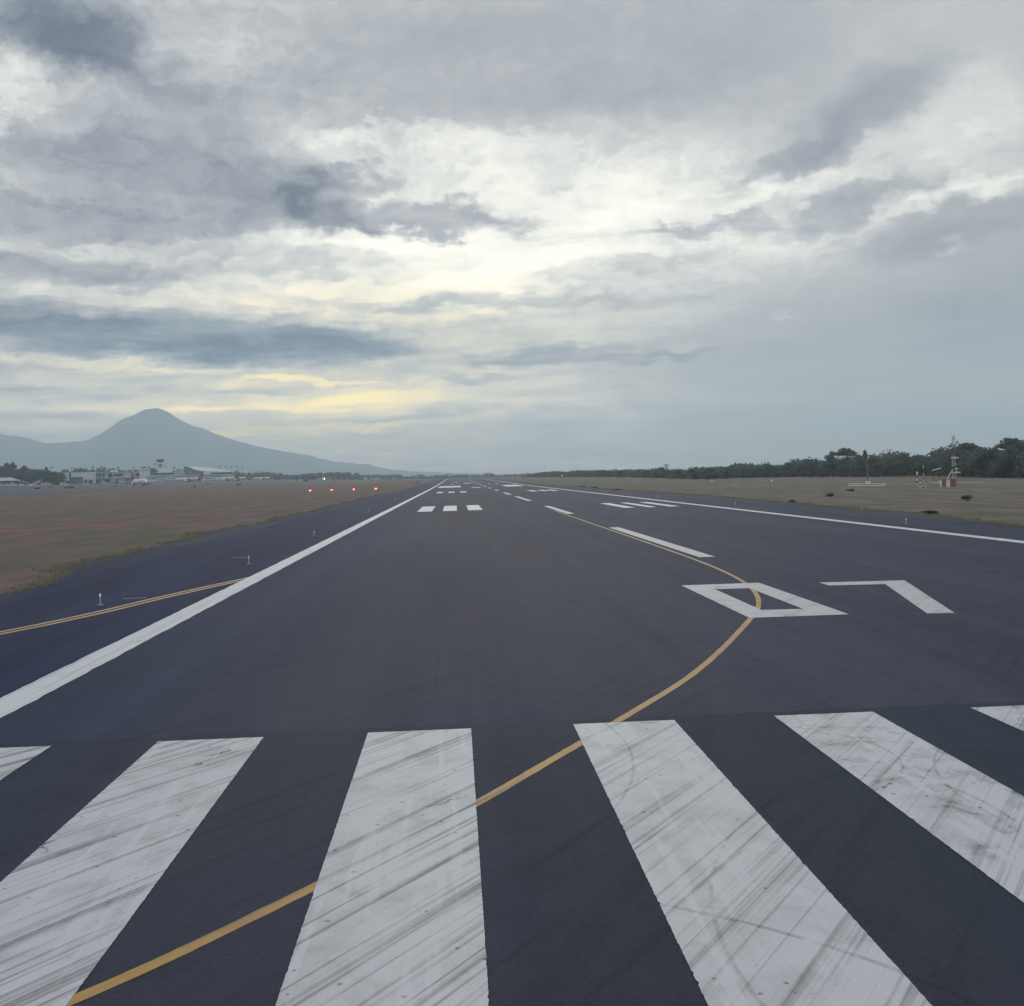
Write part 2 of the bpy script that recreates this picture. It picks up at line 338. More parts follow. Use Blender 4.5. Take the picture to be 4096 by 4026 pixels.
def foliage(name, c1, c2):
    m, t, b = mat(name)
    g = t.n('ShaderNodeNewGeometry'); oi = t.n('ShaderNodeObjectInfo')
    n = t.noise(t.n('ShaderNodeTexCoord').outputs['Object'], .55, 3, .6)
    k = t.m('ADD', t.m('MULTIPLY', g.outputs['Random Per Island'], .45), t.m('ADD', t.m('MULTIPLY', n, .45), t.m('MULTIPLY', oi.outputs['Random'], .25)))
    t.put(b.inputs['Base Color'], t.mix(t.mapr(k, .25, .85), c1, c2))
    b.inputs['Roughness'].default_value = .7; b.inputs['Specular IOR Level'].default_value = .15
    tr = t.n('ShaderNodeBsdfTranslucent'); t.put(tr.inputs[0], t.mix(.5, c2, (.12, .16, .10)))
    mx = t.n('ShaderNodeMixShader'); mx.inputs[0].default_value = .42; t.l.new(b.outputs[0], mx.inputs[1]); t.l.new(tr.outputs[0], mx.inputs[2])
    t.l.new(mx.outputs[0], [n_ for n_ in m.node_tree.nodes if n_.type == 'OUTPUT_MATERIAL'][0].inputs[0])
    return m
M_LEAF = foliage('dark_foliage', (.090, .122, .134), (.120, .158, .146))
M_LEAF2 = foliage('olive_foliage', (.095, .122, .122), (.130, .160, .136))
M_SHRUB = foliage('shrub_green', (.075, .085, .065), (.13, .14, .10))
M_TUFT = foliage('tuft_green', (.16, .18, .11), (.34, .32, .23))
M_BARK = plain('bark', (.09, .075, .06), .9)
M_WHITE = plain('white_metal', (.72, .73, .74), .45)
M_OFFW = plain('offwhite_wall', (.80, .82, .84), .7)
M_GREYW = plain('grey_wall', (.46, .51, .55), .7)
M_DARKW = plain('slate_cladding', (.12, .16, .20), .6)
M_GLASS = plain('dark_glass', (.035, .05, .065), .2)
M_ROOF = plain('pale_roof', (.46, .50, .52), .6)
M_RED = plain('red_paint', (.34, .085, .085), .6)
M_TAIL = plain('crimson_livery', (.22, .025, .045), .4)
M_FUS = plain('white_livery', (.84, .83, .81), .35, var=.06)
M_GREY = plain('grey_metal', (.28, .29, .31), .5, .3)
M_DARK = plain('dark_metal', (.035, .037, .04), .6)
M_MIL = plain('drab_grey', (.06, .068, .075), .6)
M_FADE = plain('faded_buff_paint', (.30, .29, .25), .8)
M_BROWN = plain('brown_board', (.16, .12, .09), .8)
M_LRED = plain('red_lamp', (.8, .05, .03), .4, emit=(1.0, .05, .03), es=30.0)
M_LWHT = plain('white_lamp', (.8, .8, .8), .4, emit=(1.0, .98, .92), es=.12)
M_LND = plain('landing_lamp', (.8, .8, .8), .4, emit=(1.0, .97, .90), es=30.0)
def mount_mat():
    m, t, b = mat('forested_slope'); p = world_pos(t)
    n = t.noise(p, .004, 6, .6)
    t.put(b.inputs['Base Color'], t.mix(t.mapr(n, .35, .65), (.075, .118, .155), (.095, .138, .165))); b.inputs['Roughness'].default_value = .95
    return m
M_MTN = mount_mat()

# ------------------------------------------------------------------ mesh helpers
class MB:
    def __init__(s): s.v = []; s.f = []; s.mi = []; s.cur = 0
    def add(s, vs, fs):
        o = len(s.v); s.v += [tuple(q) for q in vs]; s.f += [tuple(i+o for i in f) for f in fs]; s.mi += [s.cur]*len(fs); return s
    def box(s, x0, x1, y0, y1, z0, z1, top=None):
        """box, optionally with its top face shrunk/shifted: top=(x0,x1,y0,y1)"""
        a, b, c, d = top or (x0, x1, y0, y1)
        return s.add([(x0,y0,z0),(x1,y0,z0),(x1,y1,z0),(x0,y1,z0),(a,c,z1),(b,c,z1),(b,d,z1),(a,d,z1)],
                     [(3,2,1,0),(4,5,6,7),(0,1,5,4),(1,2,6,5),(2,3,7,6),(3,0,4,7)])
    def tube(s, pts, rad, n=8, cap=True, sq=(1,1)):
        pts = [Vector(p) for p in pts]
        rad = rad if isinstance(rad, (list, tuple)) else [rad]*len(pts)
        o = len(s.v); prev = None
        for i, p in enumerate(pts):
            d = (pts[min(i+1, len(pts)-1)]-pts[max(i-1, 0)]).normalized()
            if prev is None:
                ref = Vector((0, 0, 1)) if abs(d.z) < .9 else Vector((1, 0, 0))
            else: ref = prev
            sx = d.cross(ref).normalized(); up = sx.cross(d).normalized(); prev = up
            for k in range(n):
                a = 2*math.pi*k/n
                s.v.append(tuple(p + sx*(math.cos(a)*rad[i]*sq[0]) + up*(math.sin(a)*rad[i]*sq[1])))
        for i in range(len(pts)-1):
            for k in range(n):
                k2 = (k+1) % n
                s.f.append((o+i*n+k, o+i*n+k2, o+(i+1)*n+k2, o+(i+1)*n+k)); s.mi.append(s.cur)
        if cap:
            s.f.append(tuple(o+k for k in range(n))[::-1]); s.mi.append(s.cur)
            s.f.append(tuple(o+(len(pts)-1)*n+k for k in range(n))); s.mi.append(s.cur)
        return s
    def prism(s, poly, z0, z1):
        """extrude an x-z outline along y from z0 to z1 (y range)"""
        n = len(poly)
        vs = [(x, z0, z) for x, z in poly]+[(x, z1, z) for x, z in poly]
        return s.add(vs, [tuple(range(n)), tuple(range(2*n-1, n-1, -1))]+[(i, n+i, n+(i+1) % n, (i+1) % n) for i in range(n)])
    def ball(s, c, r, n=10, m=6, sq=1.0):
        o = len(s.v)
        for i in range(m+1):
            ph = math.pi*i/m
            for k in range(n):
                a = 2*math.pi*k/n
                s.v.append((c[0]+r*math.sin(ph)*math.cos(a), c[1]+r*math.sin(ph)*math.sin(a), c[2]+r*sq*math.cos(ph)))
        for i in range(m):
            for k in range(n):
                s.f.append((o+i*n+k, o+(i+1)*n+k, o+(i+1)*n+(k+1) % n, o+i*n+(k+1) % n)); s.mi.append(s.cur)
        return s
    def build(s, name, m, parent=None, smooth=False):
        me = bpy.data.meshes.new(name); me.from_pydata(s.v, [], s.f)
        for q in (m if isinstance(m, (list, tuple)) else [m]): me.materials.append(q)
        if any(s.mi): me.polygons.foreach_set('material_index', s.mi)
        if smooth: me.polygons.foreach_set('use_smooth', [True]*len(s.f))
        me.validate(); me.update()
        o = bpy.data.objects.new(name, me); COL.objects.link(o)
        if parent: o.parent = parent
        return o
def tag(o, label=None, cat=None, group=None, kind=None):
    if label: o['label'] = label
    if cat: o['category'] = cat
    if group: o['group'] = group
    if kind: o['kind'] = kind
    return o
def empty(name, loc=(0, 0, 0), rz=0.0, label=None, cat=None, group=None):
    o = bpy.data.objects.new(name, None); COL.objects.link(o)
    o.location = loc; o.rotation_euler = (0, 0, rz); o.empty_display_size = .3
    return tag(o, label, cat, group)
KIDS = {}
def copy_tree(o, parent=None):
    c = o.copy(); COL.objects.link(c); c.parent = parent
    for ch in [x for x in bpy.data.objects if x.parent == o]: copy_tree(ch, c)
    return c

# ------------------------------------------------------------------ terrain
def sp(t, k): return k*np.log1p(np.exp(np.clip(np.asarray(t, float)/k, -40, 40)))
def zt(X, Y):
    X = np.asarray(X, float); Y = np.asarray(Y, float)
    z = .0024*(sp(Y-450, 40)-sp(Y-1500, 60))
    z = z+.0258*(sp(-X-150, 15)-sp(-X-520, 30))
    s = np.clip((X-28)/66, 0, 1); return z-1.4*s*s*(3-2*s)
def ground(u, v):
    d = ray(u, v); t = 2.0
    while t < 9000:
        p = CAM+d*t
        if p.z <= zt(p.x, p.y): return p
        t *= 1.0015
    return p
def stand(u, Y):
    """ground point seen in photo column u at distance Y along the runway"""
    v = 1909.
    for _ in range(6):
        d = ray(u, v); p = CAM+d*(Y/d.y); p.z = float(zt(p.x, p.y)); v = proj(p)[1]
    return p
xs = np.concatenate([np.geomspace(7500, 600, 14)*-1, np.arange(-560, -119, 20), [-105, -90, -75, -60, -50, -42, -34, -22, -10, 0, 10, 18, 22, 28],
                     np.arange(34, 101, 6.6), [120, 150, 200, 300, 500], np.geomspace(800, 7500, 9)])
ys = np.concatenate([[-2800, -1200, -500, -200, -80], np.arange(-40, 1701, 10), np.arange(1750, 3001, 125), np.geomspace(3300, 12800, 13)])
def sheet(name, xs, ys, dz, m, parent=None):
    X, Y = np.meshgrid(xs, ys); Z = zt(X, Y)+dz
    nx = len(xs); v = np.stack([X.ravel(), Y.ravel(), Z.ravel()], 1)
    f = [(j*nx+i, j*nx+i+1, (j+1)*nx+i+1, (j+1)*nx+i) for j in range(len(ys)-1) for i in range(nx-1)]
    b = MB(); b.v = v.tolist(); b.f = f; b.mi = [0]*len(f)
    return b.build(name, m, parent)
ground_o = tag(sheet('ground', xs, ys, 0, M_GRA), kind='structure')

# pavement: one sheet per surface, edges waver where grass creeps over
YR = np.concatenate([np.arange(-60, 160, 1.0), np.arange(160, 1501, 10)])
def wav(Y, seed, amp=1.0):
    r = np.random.default_rng(seed); y = np.zeros_like(Y)
    for wl, a in ((37, .45), (17, .35), (7.3, .28), (3.1, .16)):
        y += a*np.sin(Y/wl*2*math.pi+r.uniform(0, 6.28))
    return amp*(y+r.normal(0, .06, len(Y)))
def strip(name, xl, xr, dz, m, parent=None, Y=YR, n=1):
    vs = []; cols = n+1
    for i, y in enumerate(Y):
        for c in range(cols):
            t = c/n; x = xl[i]*(1-t)+xr[i]*t
            vs.append((x, y, float(zt(min(x, 27.9), y))+dz))
    f = [(j*cols+c, j*cols+c+1, (j+1)*cols+c+1, (j+1)*cols+c) for j in range(len(Y)-1) for c in range(n)]
    return MB().add(vs, f).build(name, m, parent)
one = np.ones_like(YR)
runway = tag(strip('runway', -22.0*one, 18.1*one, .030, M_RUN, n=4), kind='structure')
EDGE_L = -33.6+wav(YR, 3)-1.4*np.exp(-((YR-88)/25)**2)+1.6*np.exp(-((YR-48)/7)**2)
EDGE_R = 27.6+wav(YR, 5, .7)+2.0*np.exp(-((YR-190)/60)**2)-1.8*np.exp(-((YR-70)/16)**2)
tag(strip('shoulder', EDGE_L, -22.0*one, .030, M_SHO, n=2), kind='structure')
tag(strip('right_shoulder', 18.1*one, EDGE_R, .030, M_SHR, n=2), kind='structure')
# apron in front of the terminal
ay = np.concatenate([np.arange(380, 1701, 10), np.arange(1750, 2300, 125)])
ax = [np.interp(ay, [380, 560, 800, 1000, 1300, 2200], [-204, -209, -243, -230, -236, -246])]
apx = np.concatenate([[0.0], np.linspace(12, 330, 18)])
vs = []; 
for i, y in enumerate(ay):
    for q in apx:
        x = ax[0][i]-q+ (1.5*math.sin(y*.07) if q == 0 else 0); vs.append((x, y, float(zt(x, y))+.09))
nx = len(apx)
tag(MB().add(vs, [(j*nx+i+1, j*nx+i, (j+1)*nx+i, (j+1)*nx+i+1) for j in range(len(ay)-1) for i in range(nx-1)]).build('apron', M_APR), kind='structure')

# ------------------------------------------------------------------ runway markings (sheets a few mm above the asphalt, parts of the runway)
def poly_mark(name, pts, m, lift=.008, jag=0.0, step=.22):
    """painted patch with slightly ragged edges, draped on the runway"""
    out_ = []
    for i in range(len(pts)):
        a = np.array(pts[i], float); b = np.array(pts[(i+1) % len(pts)], float); L = np.linalg.norm(b-a)
        k = max(1, int(L/step)) if jag else max(1, int(L/10)); nrm = np.array([-(b-a)[1], (b-a)[0]])/L
        for j in range(k):
            q = a+(b-a)*j/k
            if j: sL = L*j/k; q = q+nrm*jag*(rng.normal(0, .4)+(rng.uniform(1.0, 2.6) if rng.random() < .03 else 0))
            out_.append((q[0], q[1], float(zt(0, q[1]))+.030+lift))
    b = MB().add(out_, [tuple(range(len(out_)))])
    o = b.build(name, m, runway)
    import bmesh
    bm = bmesh.new(); bm.from_mesh(o.data); bmesh.ops.triangulate(bm, faces=bm.faces[:])
    for f in bm.faces:
        if f.normal.z < 0: f.normal_flip()
    bm.to_mesh(o.data); bm.free()
    return o
def rect(name, x0, x1, y0, y1, m=M_WHT, lift=.008, jag=.006, step=.045): return poly_mark(name, [(x0, y0), (x1, y0), (x1, y1), (x0, y1)], m, lift, jag, step)
def band(name, pts, wid, m, lift=.004, jag=0.0):
    vs = []; P2 = [np.array(p, float) for p in pts]
    for i, p in enumerate(P2):
        d = P2[min(i+1, len(P2)-1)]-P2[max(i-1, 0)]; d /= np.linalg.norm(d); nrm = np.array([-d[1], d[0]])
        wj = wid/2*(1+rng.normal(0, jag))
        for sgn in (-1, 1):
            q = p+nrm*wj*sgn; vs.append((q[0], q[1], float(zt(0, q[1]))+.030+lift))
    return MB().add(vs, [(2*i, 2*i+2, 2*i+3, 2*i+1)[::-1] for i in range(len(P2)-1)]).build(name, m, runway)
def smooth_curve(pts, n=14):
    p = [np.array(q, float) for q in pts]; p = [2*p[0]-p[1]]+p+[2*p[-1]-p[-2]]; o = []
    for i in range(1, len(p)-2):
        for k in range(n):
            t = k/n
            o.append(.5*((2*p[i])+(-p[i-1]+p[i+1])*t+(2*p[i-1]-5*p[i]+4*p[i+1]-p[i+2])*t*t+(-p[i-1]+3*p[i]-3*p[i+1]+p[i+2])*t**3))
    o.append(p[-2]); return o
for i in range(6):
    x = -21.6+3.6*i
    rect('threshold_stripe', x, x+1.8, -12.2, 18.0)
for i in range(5):
    x = 1.8+3.3*i
    rect('threshold_stripe', x, x+1.65, -12.2, 18.0)
def long_line(name, x0, x1, jag):
    yy = np.concatenate([np.arange(-60, 120, .5), np.arange(120, 1281, 10)])
    vs = []
    for y in yy:
        j = rng.normal(0, jag, 2); z = float(zt(0, y))+.038
        vs += [(x0+j[0], y, z), (x1+j[1], y, z)]
    return MB().add(vs, [(2*i, 2*i+1, 2*i+3, 2*i+2) for i in range(len(yy)-1)]).build(name, M_WHL, runway)
long_line('edge_line', -22.52, -21.66, .012)
long_line('edge_line', 17.6, 18.49, .012)
# designation number: a square-cut 0 and a 7
zero = MB(); Zm = .038
O4 = [(-4.17, 30.0), (-1.16, 30.0), (-1.14, 39.17), (-4.17, 39.17)]; I4 = [(-3.33, 31.6), (-2.03, 31.5), (-2.0, 37.5), (-3.28, 37.55)]
zero.add([(x, y, Zm) for x, y in O4]+[(x, y, Zm) for x, y in I4], [(i, (i+1) % 4, 4+(i+1) % 4, 4+i) for i in range(4)])
zero.build('runway_number', M_NUM, runway)
seven = [(.99, 38.55), (.99, 37.45), (3.05, 37.3), (1.03, 29.6), (1.82, 29.5), (4.22, 38.3)]
poly_mark('runway_number', seven, M_NUM, .008, .008)
for y0, y1 in ((51.6, 82.3), (113.0, 143.2), (174.9, 214.9), (236.0, 270.3), (303.0, 328.5), (365.5, 391.7)):
    rect('centreline_dash', -.5, .32, y0, y1, M_NUM, jag=.006)
for y0 in np.arange(430, 1200, 60):
    rect('centreline_dash', -.45, .45, float(y0), float(y0)+30, M_WHT, jag=0)
for x0, x1 in ((-17.8, -15.85), (-14.45, -12.6), (-11.1, -9.22)): rect('touchdown_bar', x0, x1, 135.0, 158.7, M_WHL, jag=.01, step=.5)
for x0, x1 in ((8.1, 9.43), (11.05, 12.15), (13.75, 15.05)): rect('touchdown_bar', x0, x1, 126.5, 148.3, M_WHL, jag=.01, step=.5)
for x0, x1 in ((-18.0, -16.3), (-14.7, -12.9), (-11.3, -9.5)): rect('touchdown_bar', x0, x1, 290.0, 312.0, M_WHL, jag=0)
for x0, x1 in ((7.65, 9.3), (10.7, 12.2), (13.3, 14.8)): rect('touchdown_bar', x0, x1, 272.0, 296.0, M_WHL, jag=0)
rect('aiming_point_bar', -20.0, -10.3, 433.0, 490.0, M_WHL, jag=0)
rect('aiming_point_bar', 7.9, 15.0, 410.0, 468.0, M_WHL, jag=0)
for x0, x1, y0, y1 in ((-15.2, -13.7, 570, 593), (-12.4, -10.8, 664, 688), (-12.5, -11.2, 776, 796), (-7.1, -3.1, 607, 640), (-6.1, -2.7, 400, 418), (5.0, 6.2, 540, 560), (8.8, 10.2, 540, 560)):
    rect('touchdown_bar', x0, x1, float(y0), float(y1), M_WHL, jag=0)
# yellow lead-on line curving to the centreline, and a double line leaving to the left
YL = [(-18.6, 6.6), (-16.13, 8.98), (-15.38, 9.95), (-14.44, 11.19), (-12.58, 13.8), (-11.79, 15.18), (-10.86, 16.66), (-10.04, 18.04), (-8.98, 19.81), (-7.78, 21.83),
      (-6.2, 25.19), (-4.72, 28.6), (-4.05, 30.18), (-3.12, 32.43), (-2.2, 35.81), (-1.58, 39.46), (-1.2, 43.96), (-.98, 50.4), (-.93, 58.74), (-.90, 71.6), (-.85, 104.5), (-.8, 124)]
def relax(pts, it):
    a = np.array(pts)
    for _ in range(it): a[1:-1] = a[1:-1]*.5+(a[:-2]+a[2:])*.25
    return list(a)
band('lead_on_line', relax(smooth_curve(YL), 120), .165, M_YEL, .004, .03)
DL = [(-29.6, 26.0), (-26.91, 32.56), (-26.12, 34.67), (-25.31, 37.37), (-24.47, 40.98), (-23.38, 45.06), (-22.62, 47.5), (-21.9, 50.5)]
dl = smooth_curve(DL)
def offs(pts, o):
    r = []
    for i, p in enumerate(pts):
        d = pts[min(i+1, len(pts)-1)]-pts[max(i-1, 0)]; d = d/np.linalg.norm(d); r.append(p+np.array([-d[1], d[0]])*o)
    return r
band('exit_line', offs(dl, .21), .17, M_YEP, .005); band('exit_line', offs(dl, -.21), .17, M_YEP, .005); band('exit_line', dl, .25, M_BLK, .0045)
rect('white_strip', -25.95, -25.0, 41.27, 41.34, M_WHL, .006, 0); rect('white_strip', -26.1, -25.2, 61.75, 61.86, M_WHL, .006, 0)  # two short white strips lying on the left shoulder

# ------------------------------------------------------------------ grass fringe (uncountable)
def tuft_mesh(pts, name, hs=(.12, .4), nb=6, spread=.22, wmul=1.0):
    V = []; Fq = []
    for (x, y) in pts:
        z = float(zt(x, y)); sc = rng.uniform(*hs)
        for k in range(nb):
            a = rng.uniform(0, 6.283); r = rng.uniform(0, spread); bx, by = x+r*math.cos(a), y+r*math.sin(a)
            hh = sc*rng.uniform(.6, 1.15); wd = rng.uniform(.03, .09)*wmul; b = rng.uniform(0, 6.283); ln = rng.uniform(.1, .6)*hh
            cx_, cy_ = math.cos(b)*wd, math.sin(b)*wd; o = len(V)
            V += [(bx-cx_, by-cy_, z), (bx+cx_, by+cy_, z), (bx+math.cos(a)*ln, by+math.sin(a)*ln, z+hh)]
            Fq.append((o, o+1, o+2))
    return MB().add(V, Fq).build(name, M_TUFT)
pts = []
for k in range(5200):
    y = 30+290*rng.random()**1.8
    j = np.interp(y, YR, EDGE_L); d = abs(rng.normal(0, .6)); clump = math.sin(y*.55)+math.sin(y*.21+1)
    if rng.random() < .55+.25*clump: pts.append((j-d+.15, y))
for k in range(3200):
    y = 60+300*rng.random()**1.6
    j = np.interp(y, YR, EDGE_R); pts.append((j+abs(rng.normal(0, .8))-.1, y))
tag(tuft_mesh(pts, 'grass', (.05, .20)), kind='stuff')
# ------------------------------------------------------------------ mountain
def ridge(name, prof, Y, depth, seed, m=M_MTN):
    """prof: skyline points (u, v) in the photograph at distance Y; slopes fall away in front and behind"""
    r = np.random.default_rng(seed)
    us = np.linspace(prof[0][0], prof[-1][0], 150); vv = np.interp(us, [p[0] for p in prof], [p[1] for p in prof])
    rows = 26; vs = []
    for j in range(rows):
        t = j/(rows-1)*2-1            # -1 front foot .. 1 back foot
        for i, (u, v) in enumerate(zip(us, vv)):
            d = ray(u, v); p = CAM+d*(Y/d.y); top = p.z
            hgt = max(top-4, 1.0)
            k = (1-abs(t))**1.25
            gully = 1-.10*math.sin(i*.55+3*math.sin(j*.5)+seed)*abs(t)*(1-abs(t))*4
            z = 2.0+hgt*k*gully if j != (rows-1)//2 else 2.0+hgt
            vs.append((p.x+(p.x-CX)*t*depth/Y*.6+r.normal(0, 6)*abs(t), Y+t*depth, z+ (r.normal(0, 2.0) if 0 < abs(t) < 1 else 0)))
    n = len(us)
    b = MB().add(vs, [(j*n+i, j*n+i+1, (j+1)*n+i+1, (j+1)*n+i) for j in range(rows-1) for i in range(n-1)])
    return tag(b.build(name, m, smooth=True), kind='structure')
MT = [(-900,1700),(-600,1690),(-300,1722),(0,1733),(50,1745),(110,1750),(160,1765),(185,1775),(225,1772),(255,1774),(290,1768),(345,1767),(400,1745),(450,1712),(490,1680),(540,1664),(575,1645),(600,1637),
      (640,1638),(665,1643),(690,1658),(730,1685),(800,1712),(880,1742),(950,1765),(1020,1784),(1090,1797),(1150,1808),(1205,1818),(1225,1819),(1260,1828),(1320,1843),(1400,1852),
      (1470,1857),(1510,1866),(1560,1878),(1640,1884),(1720,1888),(1850,1893),(2000,1898)]
ridge('mountain', MT, 8000, 2300, 4)

# ------------------------------------------------------------------ trees
def leaf_cloud(lobes, nq, size, seed):
    """leaf clumps spread through several lobes: (cx,cy,cz,rx,ry,rz)"""
    r = np.random.default_rng(seed); vol = np.array([(l[3]*l[4]*l[5])**.67 for l in lobes]); vol /= vol.sum()
    V = []; Fq = []
    for l, fr in zip(lobes, vol):
        n = max(8, int(nq*fr))
        d = r.normal(0, 1, (n, 3)); d /= np.linalg.norm(d, axis=1)[:, None]
        rad = r.random(n)**.38*(1+.10*r.normal(0, 1, n)); c = np.array(l[:3])+d*rad[:, None]*np.array(l[3:6])
        nr = d+r.normal(0, .55, (n, 3))+np.array([0, 0, .35]); nr /= np.linalg.norm(nr, axis=1)[:, None]
        ref = r.normal(0, 1, (n, 3)); t1 = np.cross(nr, ref); t1 /= np.linalg.norm(t1, axis=1)[:, None]; t2 = np.cross(nr, t1)
        s1 = (size*r.uniform(.5, 1.3, n))[:, None]; s2 = (size*r.uniform(.35, .9, n))[:, None]
        for q in range(n):
            o = len(V); a, b_ = t1[q]*s1[q], t2[q]*s2[q]
            V += [tuple(c[q]-a), tuple(c[q]-b_*r.uniform(.6, 1.2)), tuple(c[q]+a*r.uniform(.6, 1.1)), tuple(c[q]+b_)]
            Fq.append((o, o+1, o+2, o+3))
    return MB().add(V, Fq)
def tree_proto(kind, seed, leaf=M_LEAF):
    """10 m tall prototypes: bushy (crown to the ground), umbrella (flat spreading crown), round"""
    r = np.random.default_rng(seed); lobes = []
    t = empty('tree')
    tr = MB()
    if kind == 'bushy':
        for k in range(13):
            a = r.uniform(0, 6.28); q = r.uniform(.2, 2.6); z = r.uniform(1.2, 8.2); sh = 1.0 if z < 6.5 else .6
            lobes.append((q*math.cos(a)*sh, q*math.sin(a)*sh, z, r.uniform(1.4, 2.3), r.uniform(1.4, 2.3), r.uniform(1.0, 1.7)))
        lobes.append((0, 0, 8.5, 1.7, 1.7, 1.4)); tr.tube([(0, 0, -.4), (.1, 0, 3), (.2, .1, 7.5)], [.32, .24, .08], 7); nq = 2300; sz = .42
        for k in range(4):
            a = k*1.6+r.uniform(0, .5); tr.tube([(.1, 0, 3+k*.6), (1.8*math.cos(a), 1.8*math.sin(a), 5+k*.6)], [.12, .03], 5)
    elif kind == 'umbrella':
        for k in range(12):
            a = r.uniform(0, 6.28); q = r.uniform(.8, 5.2); z = 8.3-.10*q*q*.55+r.uniform(-.5, .5)
            lobes.append((q*math.cos(a), q*math.sin(a), z, r.uniform(1.3, 2.1), r.uniform(1.3, 2.1), r.uniform(.45, .85)))
        lobes.append((0, 0, 9.0, 2.2, 2.2, .8)); tr.tube([(0, 0, -.4), (.1, 0, 2), (.1, .1, 3.6)], [.45, .36, .30], 8); nq = 2000; sz = .36
        for l in lobes: tr.tube([(.1, .1, 3.3), (l[0]*.45, l[1]*.45, 5.6), (l[0]*.9, l[1]*.9, l[2]-.2)], [.17, .11, .04], 5)
    else:
        for k in range(12):
            a = r.uniform(0, 6.28); q = r.uniform(.3, 3.4); z = r.uniform(3.4, 8.3)
            lobes.append((q*math.cos(a), q*math.sin(a), z, r.uniform(1.3, 2.2), r.uniform(1.3, 2.2), r.uniform(.9, 1.5)))
        lobes.append((0, 0, 8.6, 2.0, 2.0, 1.3)); tr.tube([(0, 0, -.4), (.1, 0, 2.4), (.1, .1, 6.5)], [.38, .30, .10], 8); nq = 2100; sz = .42
        for k in range(6):
            l = lobes[k]; tr.tube([(.1, 0, 2.6), (l[0]*.9, l[1]*.9, l[2])], [.16, .05], 5)
    leaf_cloud(lobes, nq, sz, seed).build('crown', leaf, t); tr.build('trunk', M_BARK, t, True)
    return t
PROTO = {}
for kind, n in (('bushy', 4), ('umbrella', 3), ('round', 3)):
    PROTO[kind] = [tree_proto(kind, 40+i+len(kind)*7, M_LEAF if i % 3 else M_LEAF2) for i in range(n)]
USED = set(); CHILD = {p: [x for x in bpy.data.objects if x.parent == p] for L in PROTO.values() for p in L}
def tree(kind, p, height, width, label, group, name='tree', seed=None):
    q = PROTO[kind][random.randrange(len(PROTO[kind]))]
    if q in USED:
        o = q.copy(); COL.objects.link(o)
        for ch in CHILD[q]:
            c = ch.copy(); COL.objects.link(c); c.parent = o
    else: o = q; USED.add(q)
    o.name = name
    base_w = {'bushy': 7.6, 'umbrella': 12.0, 'round': 9.2}[kind]
    o.location = p; o.rotation_euler = (0, 0, random.uniform(0, 6.28)); o.scale = (width/base_w, width/base_w, height/10.0)
    return tag(o, label, 'tree', group)

# the wood along the right edge of the airfield
SKY_R = [(2110,1905),(2130,1898),(2160,1888),(2200,1881),(2250,1885),(2320,1880),(2430,1876),(2550,1875),(2620,1872),(2645,1868),(2700,1876),(2760,1874),(2830,1866),(2890,1861),(2935,1857),(2967,1853),
         (3007,1858),(3038,1851),(3090,1857),(3150,1854),(3184,1845),(3208,1834),(3236,1834),(3258,1838),(3290,1834),(3320,1825),(3440,1822),(3480,1816),(3520,1808),(3560,1806),(3610,1808),(3640,1811),(3680,1819),
         (3720,1815),(3745,1802),(3775,1789),(3810,1784),(3843,1777),(3865,1774),(3900,1782),(3940,1790),(3970,1787),(4010,1784),(4060,1782),(4096,1778),(4500,1770)]
BASE_R = [(2110,1911),(2300,1910),(2550,1911),(2700,1916),(2800,1920),(2900,1916),(3100,1911),(3300,1909),(3500,1910),(3600,1906),(3760,1904),(3900,1911),(4100,1914),(4500,1925)]
fu = lambda L, u: float(np.interp(u, [q[0] for q in L], [q[1] for q in L]))
GW = 'trees of the wood along the right side of the airfield'
LW = 'leafy tree standing in the dense dark wood along the right side'
u = 2118.0
MASS = []
def mass(p, top, rad):
    """leaf lobes filling the wood behind its front trees"""
    h = max(top-p.z, 1.5)
    for k in range(3): MASS.append((p.x+rng.normal(0, rad*.4), p.y+rng.normal(0, rad*.4), p.z+h*(.25, .52, .78)[k], rad, rad, h*.27))
while u < 4330:
    p = ground(u, fu(BASE_R, u)); w_ = proj(p)[2]; near = w_ < 700
    for row in range(5 if near else 4):
        uu = u+random.uniform(-.5, .5)*FPX*6/w_
        k = 1+(0, .030, .062, .10, .15)[row]+random.uniform(-.012, .012)
        q = CAM+(p-CAM)*k; q = q+R0*((uu-u)*w_/FPX*k); q.z = float(zt(q.x, q.y))
        wq = (q-CAM).dot(F0); vt = fu(SKY_R, proj(q)[0])
        top = CAM.z+(proj(Vector((q.x, q.y, CAM.z)))[1]-vt)/FPX*wq; h = top-q.z
        if row in (0, 1):
            hh = h*(random.uniform(.50, .85), random.uniform(.78, 1.03))[row]
            tree('bushy' if row == 0 or random.random() < .5 else 'round', q, max(hh, 2.5), max(8.0, hh*random.uniform(.9, 1.25)), LW, GW)
        else:
            for dq in (-3.5, 3.5): mass(q+R0*dq, q.z+h*(.80, .92, 1.0)[row-2]*random.uniform(.86, 1.02), random.uniform(4.5, 6.5)*(1 if near else 1.3))
    u += FPX*random.uniform(6.0, 8.5)/w_
def sky_tree(u, vtop, Y, kind, width, label, group=None, name='tree'):
    p = stand(u, Y); w_ = proj(p)[2]
    h = (proj(p)[1]-vtop)/FPX*w_
    return tree(kind, p, h, width, label, group, name)
wy = lambda u, d: float(ground(u, fu(BASE_R, u)).y)+d
sky_tree(3380, 1791, wy(3380, 22), 'umbrella', 19, 'tall flat topped tree rising above the wood left of the antenna tower', name='umbrella_tree')
sky_tree(3868, 1770, wy(3868, 18), 'umbrella', 20, 'broad tree crown showing just behind the red and white tower', name='umbrella_tree')
